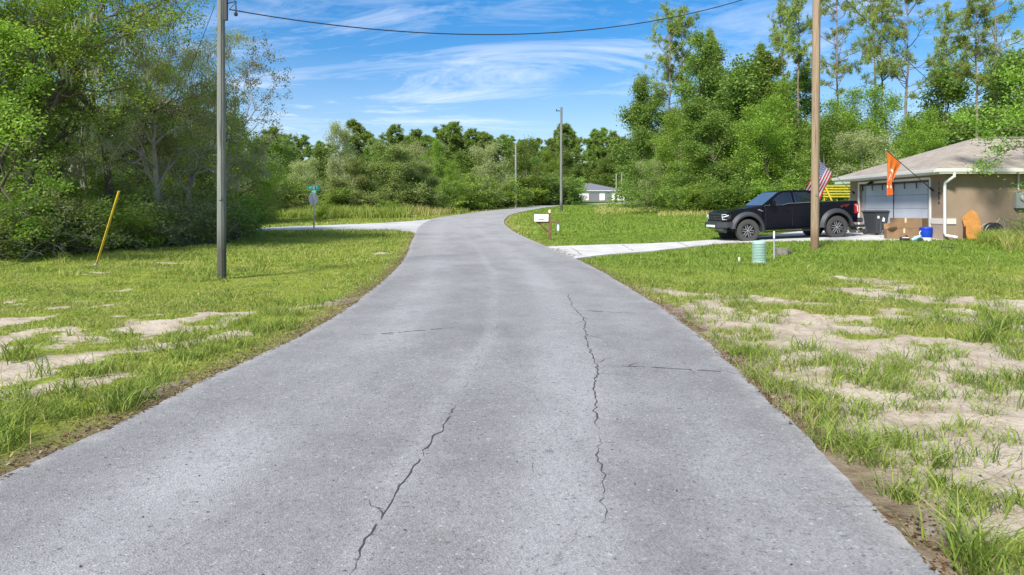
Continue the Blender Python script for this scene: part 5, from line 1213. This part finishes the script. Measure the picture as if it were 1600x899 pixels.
for s in (-1, 1):
    for nm, q in (('front_window', [(-.92,1.46),(-.42,1.83),(-.22,1.90),(.04,1.90),(.08,1.49)]), ('rear_window', [(.20,1.50),(.17,1.90),(.70,1.89),(.88,1.83),(.93,1.53)])):
        v0 = [sidept(x, z, s) for x, z in q]; v1 = [(x, y-s*.02, z) for x, y, z in v0]; n = len(q)
        b = MB(); b.add(v0+v1, [tuple(range(n)), tuple(range(2*n-1,n-1,-1))]+[(i,(i+1)%n,(i+1)%n+n,i+n) for i in range(n)]); w_ = b.build(nm, glass, cab)
        b = MB(); b.tube([Vector(p)+Vector((0,s*.004,0)) for p in v0]+[Vector(v0[0])+Vector((0,s*.004,0))], .008, 4, cap=False); b.build('window_trim', flare, w_)
    b = MB(); b.frus((-.98,-.78,-.09,.09), (-.96,-.78,-.09,.09), 0, .22); mr = b.build('mirror', paint, tk, bevel=.025, smooth=True, M4=Matrix.Translation((0, s*1.08, 1.40)))
    b = MB(); b.tube([(-.88,s*.88,1.46),(-.88,s*1.02,1.46)], .025, 6); b.build('mirror_arm', black, mr)
    b = MB(); b.box(-.86,-.80,s*1.08-.07,s*1.08+.07,1.44,1.48); b.build('mirror_trim', chrome, mr)
n = 5
b = MB(); v0 = [(-1.165,-.76,1.43),(-1.165,.76,1.43),(-.44,.64,1.935),(-.44,-.64,1.935)]; up_ = Vector((-.57,0,.82))*.012
b.add([Vector(p)+up_ for p in v0]+[Vector(p)-up_*.3 for p in v0], [(0,1,2,3),(7,6,5,4),(0,4,5,1),(1,5,6,2),(2,6,7,3),(3,7,4,0)]); b.build('windshield', wglass, cab)
b = MB(); b.add([(1.085,-.66,1.52),(1.085,.66,1.52),(.985,.60,1.88),(.985,-.60,1.88),(1.06,-.66,1.52),(1.06,.66,1.52),(.96,.60,1.88),(.96,-.60,1.88)], [(0,1,2,3),(7,6,5,4),(0,4,5,1),(1,5,6,2),(2,6,7,3),(3,7,4,0)]); b.build('back_glass', glass, cab)
# hood bulge, front face
b = MB(); b.add([(-2.62,-.60,1.225),(-2.62,.60,1.225),(-1.25,.66,1.455),(-1.25,-.66,1.455),(-2.62,-.72,1.18),(-2.62,.72,1.18),(-1.25,.78,1.38),(-1.25,-.78,1.38)], [(0,1,2,3),(0,4,5,1),(1,5,6,2),(2,6,7,3),(3,7,4,0)]); b.build('hood', paint, tk, bevel=.02, smooth=True)
b = MB(); b.prism([(-.62,.80),(.62,.80),(.66,1.17),(-.66,1.17)], -2.80, -2.72, axis='x'); gr = b.build('grille', blackp, tk, bevel=.02)
b = MB()
for z in (.83, 1.13): b.box(-2.835,-2.798,-.60,.60,z,z+.03)
b.box(-2.835,-2.798,-.60,.60,.925,.955); b.box(-2.835,-2.798,-.60,.60,1.045,1.07)
for y in (-.5,-.25,0,.25,.5): b.box(-2.815,-2.799,y-.015,y+.015,.86,1.12)
b.build('grille_bars', flare, gr)
text_mesh('grille_letters', 'FORD', .155, Matrix.Translation((-2.836,0,1.0)) @ Matrix.Rotation(R(-90), 4, 'Z') @ Matrix.Rotation(R(90), 4, 'X') @ Matrix.Diagonal((2.1,1,1,1)), flare, gr, .006)
for s in (-1, 1):
    b = MB(); b.add([(-2.775,s*.66,.90),(-2.775,s*.66,1.14),(-2.70,s*.905,1.14),(-2.70,s*.905,.92),(-2.52,s*.925,1.12),(-2.54,s*.925,.98)]+[(-2.60,s*.66,.90),(-2.60,s*.66,1.14)], [(0,1,2,3),(3,2,4,5),(0,3,5,6),(1,7,4,2),(0,6,7,1),(5,4,7,6)]); hl = b.build('headlight', glass, tk)
    b = MB(); b.tube([(-2.70,s*.915,1.13),(-2.785,s*.70,1.13),(-2.785,s*.70,1.03),(-2.775,s*.72,.93),(-2.71,s*.912,.93)], .014, 5); b.tube([(-2.79,s*.80,1.03),(-2.76,s*.90,1.05),(-2.62,s*.93,1.09)], .022, 5); b.build('light_strip', mat('lamp_clear', (.75,.78,.80), .15), hl)
b = MB(); b.add([(x, y, z) for x, y, z in [(-2.98,-.62,.60),(-2.98,.62,.60),(-2.98,.62,.82),(-2.98,-.62,.82),(-2.72,-.98,.60),(-2.72,.98,.60),(-2.72,.98,.84),(-2.72,-.98,.84),(-2.45,-.98,.62),(-2.45,.98,.62),(-2.45,.98,.82),(-2.45,-.98,.82)]],
    [(0,1,2,3),(0,3,7,4),(1,5,6,2),(4,7,11,8),(5,9,10,6),(3,2,6,7),(7,6,10,11),(0,4,5,1),(4,8,9,5),(8,11,10,9)]); fb = b.build('front_bumper', flare, tk, bevel=.02)
b = MB(); b.box(-3.0,-2.97,-.42,.42,.63,.72); b.build('light_bar', mat('lamp_clear', (.75,.78,.80), .15), fb)
b = MB(); b.add([(-2.92,-.55,.58),(-2.92,.55,.58),(-2.55,.5,.38),(-2.55,-.5,.38),(-2.5,-.5,.58),(-2.5,.5,.58)], [(0,1,2,3),(3,2,5,4),(0,4,5,1),(0,3,4),(1,5,2)]); b.build('skid_plate', chrome, tk)
# bed, tail
b = MB(); b.box(1.14,2.70,-.80,.80,1.471,1.50); b.build('bed_cover', blackp, tk, bevel=.01)
b = MB(); b.box(1.10,2.78,-.93,-.84,1.472,1.51); b.box(1.10,2.78,.84,.93,1.472,1.51); b.build('bed_rail', flare, tk, bevel=.012)
b = MB(); b.box(2.80,2.84,-.70,.70,.78,1.46); b.build('tailgate', paint, tk, bevel=.015)
for s in (-1, 1):
    b = MB(); b.box(2.62,2.815,s*.80-.02 if s > 0 else -.925,s*.80+.02+.105 if s > 0 else -.78,.98,1.38); tl = b.build('taillight', mat('lamp_red', (.35,.015,.02), .2, coat=.6), tk, bevel=.012)
    b = MB(); b.tube([(2.66,s*.933,1.32),(2.74,s*.932,1.30),(2.75,s*.932,1.08),(2.78,s*.925,1.04)], .016, 5); b.build('reflector', mat('lamp_clear', (.75,.78,.80), .15), tl)
b = MB(); b.box(2.74,3.0,-.90,.90,.62,.80); b.build('rear_bumper', flare, tk, bevel=.025)
b = MB(); b.tube([(2.3,-.45,.50),(2.85,-.5,.50)], .06, 10); b.tube([(2.3,.45,.50),(2.85,.5,.50)], .06, 10); b.build('exhaust_tip', black, tk)
b = MB(); b.box(-2.4,2.4,-.5,.5,.42,.62); b.tube([(-axle,-.8,WR),(-axle,.8,WR)], .06, 8); b.tube([(axle,-.8,WR),(axle,.8,WR)], .07, 8); b.lathe([(.05,-.15),(.16,-.1),(.16,.1),(.05,.15)], 12, axis='x', c=(axle,0,WR)); b.build('chassis', black, tk)
wh = []
for cx_ in (-axle, axle):
    for s in (-1, 1):
        o0, o1 = s*.70, s*.99
        we = empty('wheel', (0,0,0)); we.parent = tk
        b = MB(); b.lathe([(.27,o0),(.36,o0),(.43,o0+s*.02),(WR,o0+s*.06),(WR,o1-s*.06),(.43,o1-s*.015),(.36,o1),(.27,o1-s*.02)], 32, axis='y', c=(cx_,0,WR), caps=(True, False)); ty = b.build('tyre', rub, we, smooth=True)
        b = MB()
        for k in range(32):
            t = 2*math.pi*k/32; Mx = Matrix.Translation((cx_,0,WR)) @ Matrix.Rotation(t, 4, 'Y'); b.box(WR-.012, WR+.010, min(o1-s*.13,o1-s*.03), max(o1-s*.13,o1-s*.03), -.022, .022, Mx)
        b.build('tread', rub, ty)
        b = MB(); b.lathe([(.275,o1-s*.02),(.285,o1-s*.03),(.25,o1-s*.04),(.24,o1-s*.10),(.05,o1-s*.12)], 28, axis='y', c=(cx_,0,WR), caps=(False, True)); rm = b.build('rim', mat('rim_black', (.02,.02,.022), .3, spec=.6), we, smooth=True)
        b = MB()
        for k in range(6):
            t = 2*math.pi*k/6+.2; Mx = Matrix.Translation((cx_,0,WR)) @ Matrix.Rotation(t, 4, 'Y')
            for q in (-.04, .04): b.box(.05, .25, min(o1-s*.075,o1-s*.045), max(o1-s*.075,o1-s*.045), q-.014, q+.014, Mx)
        b.lathe([(.02,o1-s*.03),(.06,o1-s*.04),(.065,o1-s*.1)], 16, axis='y', c=(cx_,0,WR)); b.build('spoke', mat('spoke_grey', (.22,.22,.23), .35, metal=.0), we)
tag(tk, 'black crew cab pickup with grey wheel flares parked facing left on the driveway', 'pickup truck')

# ---------------------------------------------------------------- white house far away
Y0h = 192.; zg = gz(24, Y0h)+.05; X0, X1 = at(917, Y0h)[0], at(977, Y0h)[0]
e = empty('white_house', (X0, Y0h, zg)); wd_ = X1-X0
b = MB(); b.box(-4, wd_, 0, .3, -.6, 2.7); b.box(-4,-3.7,.3,12,-.6,2.7); b.box(wd_-.3,wd_,.3,12,-.6,2.7); b.build('wall', mat('white_stucco', (.78,.77,.76), .8), e)
b = MB(); v = [(-5,-.6,2.6),(wd_+.4,-.6,2.6),(wd_+.4,12.5,2.6),(-5,12.5,2.6),(-1,6,4.9),(wd_-9,6,4.9)]; b.add(v, [(0,1,5,4),(3,4,5,2),(0,4,3),(1,2,5),(0,3,2,1)]); b.build('roof', mat('slate_shingle', (.15,.155,.185), .9), e)
for x, w_ in ((.5,3.0),(5.,2.0)): b = MB(); b.box(x,x+w_,-.06,-.01,-.5,1.9); b.build('garage_door', mat('door_slate', (.16,.165,.19), .6), e)
b = MB(); b.box(7.9,8.5,-.06,-.01,-.4,1.7); b.build('front_door', mat('dark_door', (.04,.04,.05), .5), e)
for x in (10.6,): b = MB(); b.box(x,x+.6,-.06,-.01,.1,1.6); b.build('window', glass, e)
b = MB(); b.box(-5,wd_+.4,-.66,-.60,2.5,2.66); b.build('fascia', trimw, e)
tag(e, 'low white house with slate grey roof far beyond the road bend', 'house')
# far wood closing the horizon
rs = np.random.RandomState(77); C = []
def bandwood(n, x0, x1, ya, yb, h):
    x = x0+(x1-x0)*rs.rand(n); y = ya+(yb-ya)*rs.rand(n); t = h*(.55+.7*fbm(x, y*0, .09, 31)); z = hgt(x, y)+t*rs.rand(n)**.8; C.append(np.stack([x, y, z], 1))
bandwood(3400, -170, 8, 150, 175, 10.5); bandwood(3200, 8, 75, 262, 285, 13); bandwood(3600, 45, 220, 120, 150, 11); bandwood(3000, -120, -38, 60, 90, 7.5); bandwood(1500, 34, 90, 84, 100, 8)
V, Fq, T = leaves(rs, np.concatenate(C), 9, 1.0, 1.0); tag(link_mesh('distant_wood', np_mesh('distant_wood', V, Fq, T), LF['mid']), kind='stuff')
